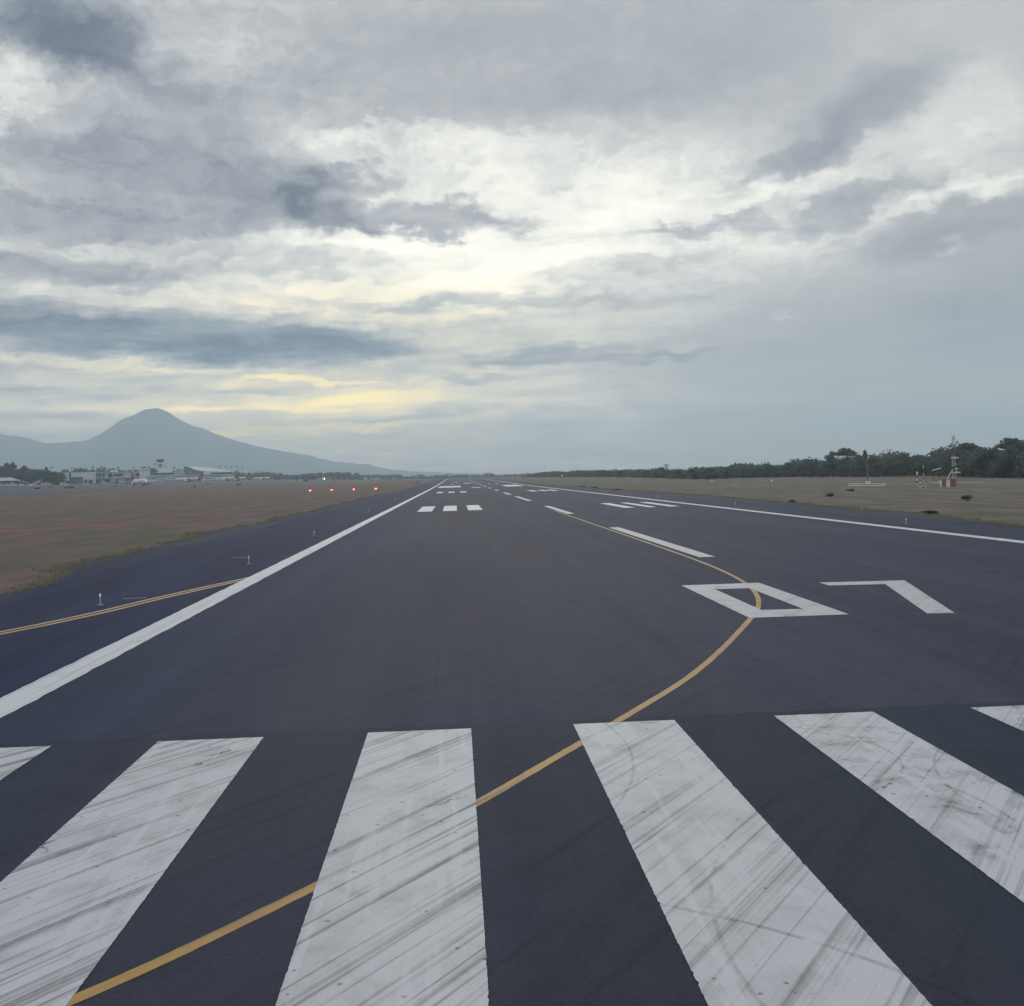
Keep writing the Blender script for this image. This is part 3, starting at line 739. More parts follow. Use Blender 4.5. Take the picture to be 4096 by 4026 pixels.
sky_tree(4040, 1750, wy(4040, 20), 'umbrella', 18, 'highest spreading tree at the right edge of the wood', name='umbrella_tree')
sky_tree(3330, 1803, wy(3330, 25), 'round', 9, 'small round tree beside the tall flat topped tree in the wood', name='tree')
sky_tree(3462, 1797, wy(3462, 25), 'bushy', 3.5, 'thin pointed tree sticking up from the wood', name='slim_tree')
# shrubs dotted on the right grass
def shrub(u, v, h, wdt, label):
    h *= .75; wdt *= .7; p = ground(u, v); r = np.random.default_rng(int(u))
    t = empty('shrub', p, random.uniform(0, 6), label, 'shrub', 'shrubs dotted over the grass strip')
    lobes = [(r.uniform(-.4, .4)*wdt, r.uniform(-.4, .4)*wdt, h*r.uniform(.3, .7), wdt*.35, wdt*.35, h*.35) for _ in range(6)]
    leaf_cloud(lobes, 300, .12, int(v)).build('foliage', M_SHRUB, t)
    b = MB()
    for k in range(5): b.tube([(0, 0, -.05), (lobes[k][0], lobes[k][1], lobes[k][2])], [.03, .01], 4)
    b.build('stem', M_BARK, t)
    return t
shrub(3870, 2004, 1.0, 1.6, 'dark round shrub on the grass below the red and white hut')
shrub(3725, 2058, .55, 1.6, 'low shrub at the pavement edge on the right grass')
shrub(3320, 1987, .8, 1.8, 'dark shrub on the grass in line with the flat topped tree')
shrub(3160, 2012, .5, 1.4, 'low shrub by the shoulder left of the others')
shrub(3400, 1966, .9, 2.0, 'shrub on the grass below the long white rails')
shrub(2380, 1953, .6, 2.6, 'small dark shrub near the far end of the right shoulder')
shrub(2332, 1950, .6, 2.4, 'smallest shrub farthest along the right shoulder')
shrub(2470, 1962, .5, 2.4, 'flat shrub beside the right shoulder before the two far shrubs')

# tree lines at the far end and behind the terminal
GF = 'distant trees closing the far end of the runway'; LF = 'hazy rounded tree in the distant line beyond the runway end'
SKY_C = [(1460,1900),(1480,1898),(1510,1896),(1530,1902),(1570,1897),(1600,1898),(1630,1906),(1660,1902),(1690,1897),(1710,1908),(1740,1899),(1770,1902),(1790,1897),(1810,1901),(1850,1898),(1880,1899),(1910,1899),(1930,1902),
         (1945,1890),(1965,1891),(1985,1902),(2010,1899),(2050,1897),(2070,1893),(2090,1897),(2105,1891),(2125,1898)]
u = 1462.0
while u < 2140:
    Y = 2350+random.uniform(-80, 80); uu = u+random.uniform(-4, 4)
    p = stand(uu, Y); w_ = proj(p)[2]; h = (proj(p)[1]-fu(SKY_C, uu)-random.uniform(-1, 1.5))/FPX*w_
    tree(random.choice(['round', 'bushy']), p, max(h, 4), random.uniform(12, 20), LF, GF)
    for Y in (2480, 2640):
        p = stand(uu+random.uniform(-6, 6), Y); mass(p, p.z+h*random.uniform(.5, .75), 7)
    u += random.uniform(13, 19)
GM = 'trees of the dark wood left of the runway end'; LM = 'dense tree in the dark wood between the apron and the runway end'
SKY_M = [(900,1895),(950,1889),(1000,1890),(1050,1886),(1090,1889),(1120,1889),(1145,1897),(1180,1899),(1220,1894),(1260,1891),(1300,1889),(1340,1887),(1380,1888),(1410,1886),(1430,1890),(1450,1897),(1462,1908)]
u = 905.0
while u < 1456:
    for row in range(4):
        Y = 1950+70*row+random.uniform(-20, 20); uu = u+random.uniform(-6, 6)
        p = stand(uu, Y); w_ = proj(p)[2]; h = (proj(p)[1]-fu(SKY_M, uu))/FPX*w_
        if row < 2: tree('bushy' if row == 0 else 'round', p, max(h*(.72, .99)[row]*random.uniform(.93, 1.04), 3), random.uniform(12, 17), LM, GM)
        else: mass(p, p.z+h*random.uniform(.8, .95), 6.5)
    u += random.uniform(20, 27)
GT = 'trees standing behind the terminal'; LT = 'flat crowned tree showing above the terminal roofs'
for u, vt, k, wd in ((258,1877,'umbrella',16),(272,1876,'umbrella',13),(305,1872,'umbrella',18),(325,1870,'umbrella',17),(345,1873,'umbrella',16),(372,1875,'umbrella',15),(395,1872,'umbrella',18),(418,1868,'round',16),(440,1874,'umbrella',15),
                     (455,1872,'umbrella',17),(475,1876,'umbrella',15),(495,1879,'round',14),(520,1878,'umbrella',14),(545,1876,'umbrella',14),(575,1866,'umbrella',20),(600,1870,'round',16),(618,1872,'round',14),(665,1872,'round',16),
                     (680,1874,'umbrella',16),(715,1876,'round',18),(735,1878,'round',16),(770,1886,'round',16),(800,1888,'round',15),(840,1890,'round',16),(870,1891,'round',15),(895,1892,'round',15)):
    sky_tree(u, vt, random.uniform(1700, 1800), k, wd*1.1, LT, GT)
GL = 'trees of the grove at the left edge'; LL = 'dark tree in the grove beside the low hip roofed shed'
SKY_L = [(-150,1850),(0,1857),(20,1862),(40,1866),(60,1870),(120,1872),(150,1872),(180,1876),(210,1880),(228,1884),(240,1890)]
u = -120.0
while u < 236:
    for row in range(4):
        Y = 1000+40*row+random.uniform(-12, 12); uu = u+random.uniform(-6, 6)
        p = stand(uu, Y); w_ = proj(p)[2]; h = (proj(p)[1]-fu(SKY_L, uu))/FPX*w_
        if row < 2: tree('bushy' if row == 0 else 'round', p, max(h*(.68, .97)[row]*random.uniform(.93, 1.03), 3), random.uniform(10, 14), LL, GL)
        else: mass(p, p.z+h*random.uniform(.8, .92), 5); mass(stand(uu+16, Y), p.z+h*random.uniform(.7, .9), 5)
    u += random.uniform(26, 34)
sky_tree(30, 1850, 1060, 'umbrella', 13, 'tall open crowned tree at the left edge above the grove', None, 'umbrella_tree')
sky_tree(55, 1846, 1080, 'umbrella', 9, 'tallest open crowned tree over the left grove', None, 'umbrella_tree')
sky_tree(100, 1861, 1070, 'umbrella', 13, 'spreading tree over the grove right of the tallest one', None, 'umbrella_tree')
sky_tree(188, 1866, 1090, 'round', 7, 'small rounded tree top above the right end of the left grove', None, 'tree')

m_ = leaf_cloud(MASS, 85*len(MASS), 1.05, 77)
tag(m_.build('wood', M_LEAF), kind='stuff')

# ------------------------------------------------------------------ airport buildings (facing the airfield)
class Front:
    """local frame of something seen square on: x to the right, -y towards the airfield, z up; px() turns photo pixels into metres"""
    def __init__(s, uref, Y):
        s.p = stand(uref, Y); s.u = uref; _, s.vb, s.w = proj(s.p)
        al = math.atan2(s.p.x-CX, s.p.y); s.rz = -al; ca = math.cos(math.atan2((uref-CW/2), FPX))
        s.sx = s.w*ca/FPX; s.sz = s.w/FPX
    def x(s, u): return (u-s.u)*s.sx
    def z(s, v): return (s.vb-v)*s.sz
    def box(s, b, u0, u1, v0, v1, y0, y1): return b.box(s.x(u0), s.x(u1), y0, y1, s.z(v1), s.z(v0))
def fbox(F, name, m, parent, u0, u1, v0, v1, y0, y1, gap=None):
    b = MB(); F.box(b, u0, u1, v0, v1, y0, y1); return b.build(name, m, parent)
F1 = Front(390, 1150); LOW = F1.vb+8
T1 = empty('terminal_building', F1.p, F1.rz, 'long pale terminal building with white blocks and dark window bands behind the apron', 'building')
def wb(u0, u1, v0, y0, y1, m, name='wall'): return fbox(F1, name, m, T1, u0, u1, v0, LOW, y0, y1)
wb(210, 279, 1889, -2, 24, M_OFFW); wb(279, 287, 1891, 1, 24, M_DARKW); wb(287, 383, 1889, -2.5, 24, M_OFFW)
wb(383, 453, 1891, 0, 24, M_GREYW); wb(453, 476, 1893, 0, 24, M_OFFW); wb(476, 562, 1891, -1, 24, M_GREYW)
fbox(F1, 'roof_edge', M_WHITE, T1, 380, 455, 1889, 1891, -1.2, 24); fbox(F1, 'roof_edge', M_ROOF, T1, 474, 563, 1889.5, 1891, -1.6, 24.5)
fbox(F1, 'roof_edge', M_WHITE, T1, 209, 280, 1888, 1889, -2.3, 24)
fbox(F1, 'rooftop_room', M_OFFW, T1, 444, 475, 1883, 1890, 6, 18)
fbox(F1, 'loading_door', M_DARKW, T1, 288, 333, 1907, LOW, -2.9, -2.5)
for a, b_ in ((337, 350), (354, 370)): fbox(F1, 'doorway', M_GLASS, T1, a, b_, 1919, LOW-5, -2.75, -2.5)
fbox(F1, 'doorway', M_GLASS, T1, 224, 258, 1921.5, LOW-6, -2.3, -2); fbox(F1, 'doorway', M_GLASS, T1, 262, 278, 1921.5, LOW-6, -2.3, -2)
fbox(F1, 'wall_seam', M_GREYW, T1, 212, 277, 1898, 1899, -2.2, -2.0); fbox(F1, 'wall_seam', M_GREYW, T1, 345, 381, 1897, 1898, -2.7, -2.5)
for a, b_ in ((388, 393), (396, 406), (410, 420), (434, 451)): fbox(F1, 'window', M_GLASS, T1, a, b_, 1896, 1912, -.25, 0)
fbox(F1, 'window', M_GLASS, T1, 455, 495, 1898, 1908, -1.3, -1.0); fbox(F1, 'window', M_GLASS, T1, 545, 561, 1898, 1912, -1.3, -1)
fbox(F1, 'balcony', M_WHITE, T1, 384, 452, 1912, 1915, -3.5, 0); fbox(F1, 'balcony', M_OFFW, T1, 456, 560, 1912, 1914, -3, -1)
for a, b_ in ((385, 400), (420, 440), (460, 474), (500, 530)): fbox(F1, 'doorway', M_GLASS, T1, a, b_, 1919, LOW-5, -1.3, 0 if a < 453 else -.9)
fbox(F1, 'lean_to', M_OFFW, T1, 190, 210, 1918, LOW, -6, 8); fbox(F1, 'lean_to', M_ROOF, T1, 188, 211, 1916.5, 1918, -6.5, 8)
# administration block with small windows
F2 = Front(600, 1480); LOW = F2.vb+8
T2 = empty('office_block', F2.p, F2.rz, 'white upper block with small square windows left of the control tower', 'building')
fbox(F2, 'wall', M_OFFW, T2, 557, 601, 1874, LOW, 2, 30)
for k in range(4): fbox(F2, 'window', M_GLASS, T2, 562+k*9.5, 567+k*9.5, 1880, 1885, 1.7, 2)
fbox(F2, 'parapet', M_WHITE, T2, 556, 602, 1873, 1874, 1.6, 30.3)
F2b = Front(650, 1460); LOW = F2b.vb+8
T2b = empty('concourse_building', F2b.p, F2b.rz, 'grey concourse with dark window band under the control tower', 'building')
fbox(F2b, 'wall', M_GREYW, T2b, 600, 742, 1891, LOW, 0, 22); fbox(F2b, 'wall', M_OFFW, T2b, 635, 692, 1873, 1891, 6, 20)
fbox(F2b, 'window', M_GLASS, T2b, 603, 694, 1893, 1900, -.4, 0); fbox(F2b, 'panel', M_ROOF, T2b, 696, 738, 1884, 1902, -.6, 0)
fbox(F2b, 'panel', M_DARKW, T2b, 742, 768, 1887, LOW, 0, 20); fbox(F2b, 'window', M_WHITE, T2b, 760, 764, 1888, 1896, -.4, 0)
# control tower
F3 = Front(644, 1500)
T3 = empty('control_tower', F3.p, F3.rz, 'airport control tower with a flared dark glass cab on a pale shaft', 'control tower')
b = MB(); x0, x1 = F3.x(635), F3.x(654); hw_ = (x1-x0)/2; zc = F3.z(1851); b.box(-hw_, hw_, 10-hw_, 10+hw_, -3, zc); b.build('shaft', M_GREYW, T3)
b = MB(); b.box(-hw_*.35, hw_*.15, 9.8-hw_, 10-hw_, F3.z(1871), F3.z(1855)); b.build('shaft_recess', M_DARKW, T3)
ct = F3.z(1838); cw0, cw1 = hw_*1.25, hw_*1.65
b = MB(); b.box(-cw0*1.1, cw0*1.1, 10-cw0*1.1, 10+cw0*1.1, zc-.8, zc+.2); b.box(-cw0*1.2, cw0*1.2, 10-cw0*1.2, 10+cw0*1.2, zc-1.6, zc-.8); b.build('gallery', M_OFFW, T3)
b = MB(); b.box(-cw0, cw0, 10-cw0, 10+cw0, zc+.2, ct-.6, (-cw1, cw1, 10-cw1, 10+cw1)); b.build('glass_cab', M_GLASS, T3)
b = MB(); b.box(-cw1*1.03, cw1*1.03, 10-cw1*1.03, 10+cw1*1.03, ct-.6, ct); b.build('roof', M_DARKW, T3)
b = MB()
for q in (-.9, -.4, .1, .5, .95): b.tube([(cw1*q, 10, ct), (cw1*q, 10, ct+(2.2, 4.0, 1.6, 3.4, 2.4)[int((q+.9)*2.1)])], .06, 5)
b.build('antenna', M_GREY, T3)
# hall with the swept roof
F4 = Front(840, 1640); LOW = F4.vb+8
T4 = empty('terminal_hall', F4.p, F4.rz, 'departure hall with a long swept pale roof curving up to a pointed left end', 'building')
prof = [(737,1864),(745,1864.5),(757,1867),(768,1871),(778,1876),(788,1880),(800,1883),(815,1885),(828,1886)]
b = MB(); b.prism([(F4.x(u), F4.z(v)) for u, v in prof]+[(F4.x(828), F4.z(LOW)), (F4.x(742), F4.z(LOW))], 0, 3); b.build('end_wall', M_DARKW, T4)
b = MB()
up = [(737,1864),(757,1865),(790,1867),(830,1871),(870,1877),(905,1883),(942,1890)]; lo = [(942,1891.5),(885,1886.5),(828,1885),(815,1884),(800,1882),(788,1879),(778,1875),(768,1870),(757,1866),(745,1863.8)]
n_ = 7; fr = [(737,1864),(757,1867.2),(778,1876.2),(800,1883),(828,1886),(885,1888),(942,1891)]
vs = [(F4.x(u), -.5, F4.z(v)) for u, v in fr]+[(F4.x(u), 55, F4.z(v)+.8) for u, v in up]+[(F4.x(u), -.5, F4.z(v)-.5) for u, v in fr]+[(F4.x(u), 55, F4.z(v)+.2) for u, v in up]
fs = [(i, i+1, n_+i+1, n_+i) for i in range(n_-1)]+[(2*n_+i+1, 2*n_+i, 3*n_+i, 3*n_+i+1) for i in range(n_-1)]+[(i+1, i, 2*n_+i, 2*n_+i+1) for i in range(n_-1)]+[(n_+i, n_+i+1, 3*n_+i+1, 3*n_+i) for i in range(n_-1)]
b.add(vs, fs); b.build('roof', M_ROOF, T4)
fbox(F4, 'eave', M_WHITE, T4, 828, 942, 1889, 1891, -1.5, -.6)
fbox(F4, 'wall', M_GREYW, T4, 828, 935, 1891, LOW, 1, 50); fbox(F4, 'window', M_GLASS, T4, 845, 930, 1893, 1899, .6, 1)
fbox(F4, 'wall', M_OFFW, T4, 813, 839, 1887, 1903, -4, 1); fbox(F4, 'canopy', M_WHITE, T4, 838, 886, 1898.5, 1900, -5, 1)
fbox(F4, 'back_gable', M_DARKW, T4, 942, 956, 1886, LOW, 10, 45)
b = MB(); arc = [(F4.x(704+k*4), F4.z(1887-11*math.sin(math.pi*(k+1)/12))) for k in range(10)]
b.prism([(arc[0][0], F4.z(LOW))]+arc+[(arc[-1][0], F4.z(LOW))], 20, 45); b.build('domed_wing', M_GREYW, T4)
# jet bridges along the concourse
F5 = Front(700, 1400)
def bridge(u0, u1, label):
    F = Front((u0+u1)/2, 1400)
    t = empty('jet_bridge', F.p, F.rz, label, 'jet bridge', 'jet bridges at the concourse')
    fbox(F, 'tunnel', M_OFFW, t, u0, u1, 1911, 1920, -1.6, 1.6); fbox(F, 'tunnel_roof', M_WHITE, t, u0-1, u1+1, 1909.5, 1911, -1.9, 1.9)
    fbox(F, 'window', M_GLASS, t, u0+6, u1-6, 1913.5, 1916, -1.8, -1.6)
    fbox(F, 'cab', M_GREYW, t, u0-7, u0-.4, 1909, 1922, -2.2, 2.2)
    fbox(F, 'support_leg', M_DARK, t, u0+3, u0+6, 1920, F.vb+1, -.8, .8); fbox(F, 'support_leg', M_DARK, t, u1-7, u1-4, 1920, F.vb+1, -.8, .8)
    return t
bridge(607, 637, 'pale jet bridge nearest the control tower'); bridge(662, 692, 'middle pale jet bridge left of the parked airliner'); bridge(812, 853, 'pale jet bridge behind the tail of the parked airliner')
t = empty('walkway', F5.p, F5.rz, 'long raised white roofed walkway linking the jet bridges', 'walkway')
fbox(F5, 'roof', M_WHITE, t, 585, 857, 1902, 1904.5, 3, 7); fbox(F5, 'window', M_GLASS, t, 590, 855, 1905, 1908, 3.6, 6.5); fbox(F5, 'floor', M_OFFW, t, 587, 857, 1908, 1910, 3.2, 6.8)
for u in range(592, 856, 20): fbox(F5, 'support_leg', M_DARKW, t, u, u+2.5, 1910, F5.vb+4, 4, 6)
# hip roofed shed
F6 = Front(30, 900)
t = empty('open_shed', F6.p, F6.rz, 'low open sided shed with a pale hip roof at the left edge', 'shed')
b = MB(); e0, e1 = F6.x(-70), F6.x(83); b.box(e0, e1, -6, 16, F6.z(1923), F6.z(1911), (e0+5, F6.x(45), 2, 8)); b.build('roof', M_ROOF, t)
fbox(F6, 'fascia', M_WHITE, t, -70.5, 83.5, 1923, 1925, -6.2, 16.2); fbox(F6, 'wall', M_GREYW, t, -65, 50, 1926, F6.vb+4, 6, 14); 
for u in (-60, -20, 12, 50, 78): fbox(F6, 'post', M_OFFW, t, u-1, u+1, 1925, F6.vb+3, -5, -4.5)
# small far buildings right of the wood
for u0, u1, v0, Y, lab, arch in ((1456, 1469, 1909, 1900, 'small white arched hangar at the end of the dark wood', True), (1484, 1522, 1912.5, 2150, 'long low white roofed shed far beyond the grass', False), (1570, 1583, 1913, 2200, 'tiny white hut far beyond the grass', False)):
    F = Front((u0+u1)/2, Y); t = empty('hangar' if arch else 'far_shed', F.p, F.rz, lab, 'building')
    if arch:
        b = MB(); c = F.x(u1); pr = [(F.x(u0)+ (F.x(u1)-F.x(u0))*k/8, F.z(v0)*math.sin(math.pi/2*(1-(k/8)**2))+.3) for k in range(9)]
        b.prism([(pr[0][0], -1)]+pr+[(pr[-1][0], -1)], 0, 14); b.build('shell', M_WHITE, t)
        fbox(F, 'door', M_GREYW, t, u0+3, u0+8, 1914, F.vb, -.3, 0)
    else:
        fbox(F, 'wall', M_GREYW, t, u0+1, u1-1, v0+2, F.vb+1, 0, 10); fbox(F, 'roof', M_WHITE, t, u0, u1, v0, v0+2, -1, 11)

# ------------------------------------------------------------------ light masts
def mast_proto(h):
    t = empty('light_mast')
    MB().tube([(0, 0, -.3), (0, 0, h)], [.28, .14], 8).build('pole', M_GREY, t)
    b = MB(); b.box(-1.3, 1.3, -.12, .12, h-.2, h); 
    for k in range(4): b.box(-1.25+k*.72, -.85+k*.72, -.5, .1, h, h+1.3)
    b.build('lamp_head', M_DARK, t); MB().tube([(0, 0, -.2), (0, 0, .5)], .5, 8).build('footing', M_OFFW, t)
    return t
masts = [(65,1862,1020,'pale light mast rising from the grove above the shed'),(211,1870,1130,'light mast at the left corner of the terminal'),(289,1872,1250,'light mast above the dark gap in the terminal'),(374,1867,1120,'tall light mast right of the terminal loading door'),
         (407,1867,1250,'light mast right of the tallest terminal mast'),(475,1870,1120,'light mast in front of the grey terminal wing'),(536,1870,1100,'light mast beside the red airliner tail'),(598,1866,1500,'thin light mast left of the control tower'),(622,1855,1540,'thin tall mast beside the control tower'),
         (664,1865,1560,'short mast right of the control tower'),(697,1873,1440,'pair of masts, left one, right of the tower base'),(701,1870,1460,'pair of masts, right one, right of the tower base'),
         (881,1865,1700,'leftmost of the five tall masts beyond the hall roof'),(904,1865,1720,'second of the five tall masts beyond the hall roof'),(928,1867,1740,'third of the five tall masts beyond the hall roof'),(950,1866,1760,'fourth of the five tall masts beyond the hall roof'),(972,1868,1780,'last of the five tall masts beyond the hall roof'),
         (1001,1887,1850,'low mast behind the red tail of the middle airliner'),(1027,1886,1850,'left of two low masts behind the last airliner'),(1049,1887,1860,'right of two low masts behind the last airliner')]
mp = mast_proto(20.0); mk = [x for x in bpy.data.objects if x.parent == mp]
for i, (u, vt, Y, lab) in enumerate(masts):
    if i == 0: o = mp
    else:
        o = mp.copy(); COL.objects.link(o)
        for ch in mk: c = ch.copy(); COL.objects.link(c); c.parent = o
    p = stand(u, Y); _, vb, w_ = proj(p); k = (vb-vt)/FPX*w_/21.0
    o.location = p; o.scale = (k, k, k); tag(o, lab, 'light mast', 'floodlight masts round the apron')

# ------------------------------------------------------------------ aircraft
def airliner():
    """narrow twin jet, nose at -y, wheels on z = 0, 37.5 m long"""
    t = empty('airliner')
    st = [(-18.7,.05,3.1),(-18.3,.55,3.15),(-17.4,1.1,3.3),(-15.8,1.65,3.5),(-13.6,1.95,3.65),(-8,1.98,3.7),(4,1.98,3.7),(9,1.85,3.85),(13,1.35,4.35),(16.5,.75,4.9),(18.6,.2,5.2)]
    MB().tube([(0, y, z) for y, r, z in st], [r for _, r, _ in st], 18).build('fuselage', M_FUS, t, True)
    b = MB(); b.add([(-1.0,-16.9,4.15),(1.0,-16.9,4.15),(1.25,-16.1,4.75),(-1.25,-16.1,4.75)], [(0,1,2,3)])
    b.add([(-1.02,-16.92,4.1),(-1.3,-16.1,4.7),(-1.75,-15.3,4.5),(-1.55,-15.7,4.0)], [(0,1,2,3)]); b.add([(1.02,-16.92,4.1),(1.55,-15.7,4.0),(1.75,-15.3,4.5),(1.3,-16.1,4.7)], [(0,1,2,3)]); b.build('cockpit_window', M_GLASS, t)
    for s in (-1, 1):
        MB().box(s*1.93-.06, s*1.93+.06, -13, 11, 4.05, 4.35).build('cabin_windows', M_GLASS, t)
        wv = [(s*1.7,-3.6,2.7),(s*1.7,3.2,2.7),(s*16.9,5.2,4.35),(s*16.9,3.6,4.35)]
        b = MB(); b.add(wv+[(x, y, z+(.85 if i < 2 else .18)) for i, (x, y, z) in enumerate(wv)], [(0,1,2,3),(4,7,6,5),(0,3,7,4),(1,0,4,5),(2,1,5,6),(3,2,6,7)])
        b.add([(s*16.85,3.8,4.4),(s*16.85,5.2,4.4),(s*17.3,5.9,6.5),(s*17.3,5.2,6.5),(s*17.0,3.8,4.4),(s*17.0,5.2,4.4),(s*17.42,5.9,6.5),(s*17.42,5.2,6.5)], [(0,1,2,3),(7,6,5,4),(0,3,7,4),(1,0,4,5),(2,1,5,6),(3,2,6,7)])
        b.build('wing', M_FUS, t)
        en = MB().tube([(s*5.75,-5.6,1.95),(s*5.75,-5.2,1.95),(s*5.75,-3,1.95),(s*5.75,-.8,2.05),(s*5.75,.6,2.15)], [.95,1.12,1.15,.9,.5], 14).build('engine', M_FUS, t, True)
        MB().tube([(s*5.75,-5.66,1.95),(s*5.75,-5.3,1.95)], [.86,.86], 14).build('intake', M_DARK, en)
        MB().box(s*5.75-.12, s*5.75+.12, -3.5, .5, 2.9, 3.5).build('pylon', M_GREY, t)
        hv = [(s*.6,13.6,4.9),(s*.6,16.9,4.9),(s*6.2,18.2,5.3),(s*6.2,16.8,5.3)]
        MB().add(hv+[(x, y, z+.25) for x, y, z in hv], [(0,1,2,3),(4,7,6,5),(0,3,7,4),(1,0,4,5),(2,1,5,6),(3,2,6,7)]).build('tailplane', M_FUS, t)
        b = MB(); b.tube([(s*3.6,1.0,.5),(s*3.5,1.0,3.0)], .16, 6); b.tube([(s*3.6-.5,1.0,.55),(s*3.6+.5,1.0,.55)], .58, 12); b.build('main_gear', M_DARK, t)
    b = MB()
    pf = [(10.6,5.3),(17.2,5.6),(19.0,11.6),(16.6,11.6)]
    b.add([(-.22, y, z) for y, z in pf]+[(.22, y, z) for y, z in pf], [(0,1,2,3),(7,6,5,4),(0,4,5,1),(1,5,6,2),(2,6,7,3),(3,7,4,0)]); b.build('tail_fin', M_TAIL, t)
    MB().tube([(0, 12.2, 4.25), (0, 14.5, 4.6), (0, 17, 4.98), (0, 18.2, 5.14)], [1.50, 1.15, .72, .35], 16).build('tail_cone_paint', M_TAIL, t, True)
    b = MB(); b.tube([(0,-13.6,.3),(0,-13.6,2.2)], .12, 6); b.tube([(-.35,-13.6,.38),(.35,-13.6,.38)], .38, 12); b.build('nose_gear', M_DARK, t)
    return t
ap = airliner(); ak = [(x, [y for y in bpy.data.objects if y.parent == x]) for x in bpy.data.objects if x.parent == ap]
planes = [(556, 880, None, 'white airliner with red tail turning on the apron, facing the runway', 18),
          (757, 1350, None, 'white airliner parked by the swept roof hall with its red tail in clear view', 'gate'),
          (908, 1520, None, 'front airliner of the parked row, white with small red tail', 'gate'),
          (953, 1640, None, 'middle airliner of the parked row, half hidden by the front one', 'gate'),
          (1053, 1800, None, 'last white airliner of the parked row with a tall red tail', 'gate'),
          (1294, 1840, None, 'distant taxiing airliner with bright landing light', 5)]
for i, (u, Y, _, lab, hd) in enumerate(planes):
    if i == 0: o = ap
    else:
        o = ap.copy(); COL.objects.link(o)
        for ch, sub in ak:
            c = ch.copy(); COL.objects.link(c); c.parent = o
            for s_ in sub: d_ = s_.copy(); COL.objects.link(d_); d_.parent = c
    p = stand(u, Y); p.z += .1; o.location = p
    los = math.atan2(p.x-CX, p.y)
    # nose is local -y; rotation 0 faces the camera along -Y
    o.rotation_euler = (0, 0, (-los+R_(hd)) if hd != 'gate' else R_(-90)); o.name = 'airliner'
    tag(o, lab, 'airliner', 'white airliners with red tails on the apron')
    if i == 5:
        MB().ball((0, -18.0, 2.0), .42).build('landing_light', M_LND, o); MB().ball((-4.5, -3, 6.2), .22).build('landing_light', M_LND, o)
# four engine transport, high wing, facing the camera
p = stand(1222, 1270); los = math.atan2(p.x-CX, p.y)
t = empty('transport_aircraft', p, -los+R_(6), 'grey four engine propeller transport with a high straight wing, facing the camera', 'aircraft')
st = [(-15,.3,2.6),(-14.2,1.2,2.7),(-12,1.9,3.0),(-9,2.15,3.1),(4,2.15,3.1),(9,1.6,3.7),(14.5,.5,4.8)]
MB().tube([(0, y, z) for y, r, z in st], [r for _, r, _ in st], 14).build('fuselage', M_MIL, t, True)
MB().box(-1.2, 1.2, -13.9, -13.2, 3.3, 4.0).build('cockpit_window', M_GLASS, t)
for s in (-1, 1):
    b = MB(); wv = [(s*.5,-4,5.0),(s*.5,1,5.0),(s*20,-.4,5.3),(s*20,-2.6,5.3)]
    b.add(wv+[(x, y, z+1.0) for x, y, z in wv], [(0,1,2,3),(4,7,6,5),(0,3,7,4),(1,0,4,5),(2,1,5,6),(3,2,6,7)]); b.build('wing', M_MIL, t)
    for q in (4.8, 10.0):
        e = MB().tube([(s*q,-6.6,4.7),(s*q,-6.2,4.7),(s*q,-3,4.8),(s*q,-.5,5.0)], [.2,.55,.6,.3], 10).build('engine', M_MIL, t, True)
        b = MB(); b.box(s*q-2.0, s*q+2.0, -6.75, -6.65, 4.6, 4.8); b.box(s*q-.1, s*q+.1, -6.78, -6.68, 2.7, 6.7); b.build('propeller', M_DARK, e)
    b = MB(); hv = [(s*.3,11.5,5.1),(s*.3,14,5.1),(s*8,14,5.3),(s*8,12.6,5.3)]; b.add(hv+[(x, y, z+.25) for x, y, z in hv], [(0,1,2,3),(4,7,6,5),(0,3,7,4),(1,0,4,5),(2,1,5,6),(3,2,6,7)]); b.build('tailplane', M_MIL, t)
    b = MB(); b.box(s*2.2-.5, s*2.2+.5, -2.5, 2.5, .6, 2.4); b.tube([(s*2.2-.3,-.9,.65),(s*2.2+.3,-.9,.65)], .65, 12); b.tube([(s*2.2-.3,.9,.65),(s*2.2+.3,.9,.65)], .65, 12); b.build('main_gear', M_DARK, t)
b = MB(); pf = [(8.5,4.8),(14.3,5.0),(15.0,8.6),(13.2,8.6)]
b.add([(-.2, y, z) for y, z in pf]+[(.2, y, z) for y, z in pf], [(0,1,2,3),(7,6,5,4),(0,4,5,1),(1,5,6,2),(2,6,7,3),(3,7,4,0)]); b.build('tail_fin', M_MIL, t)

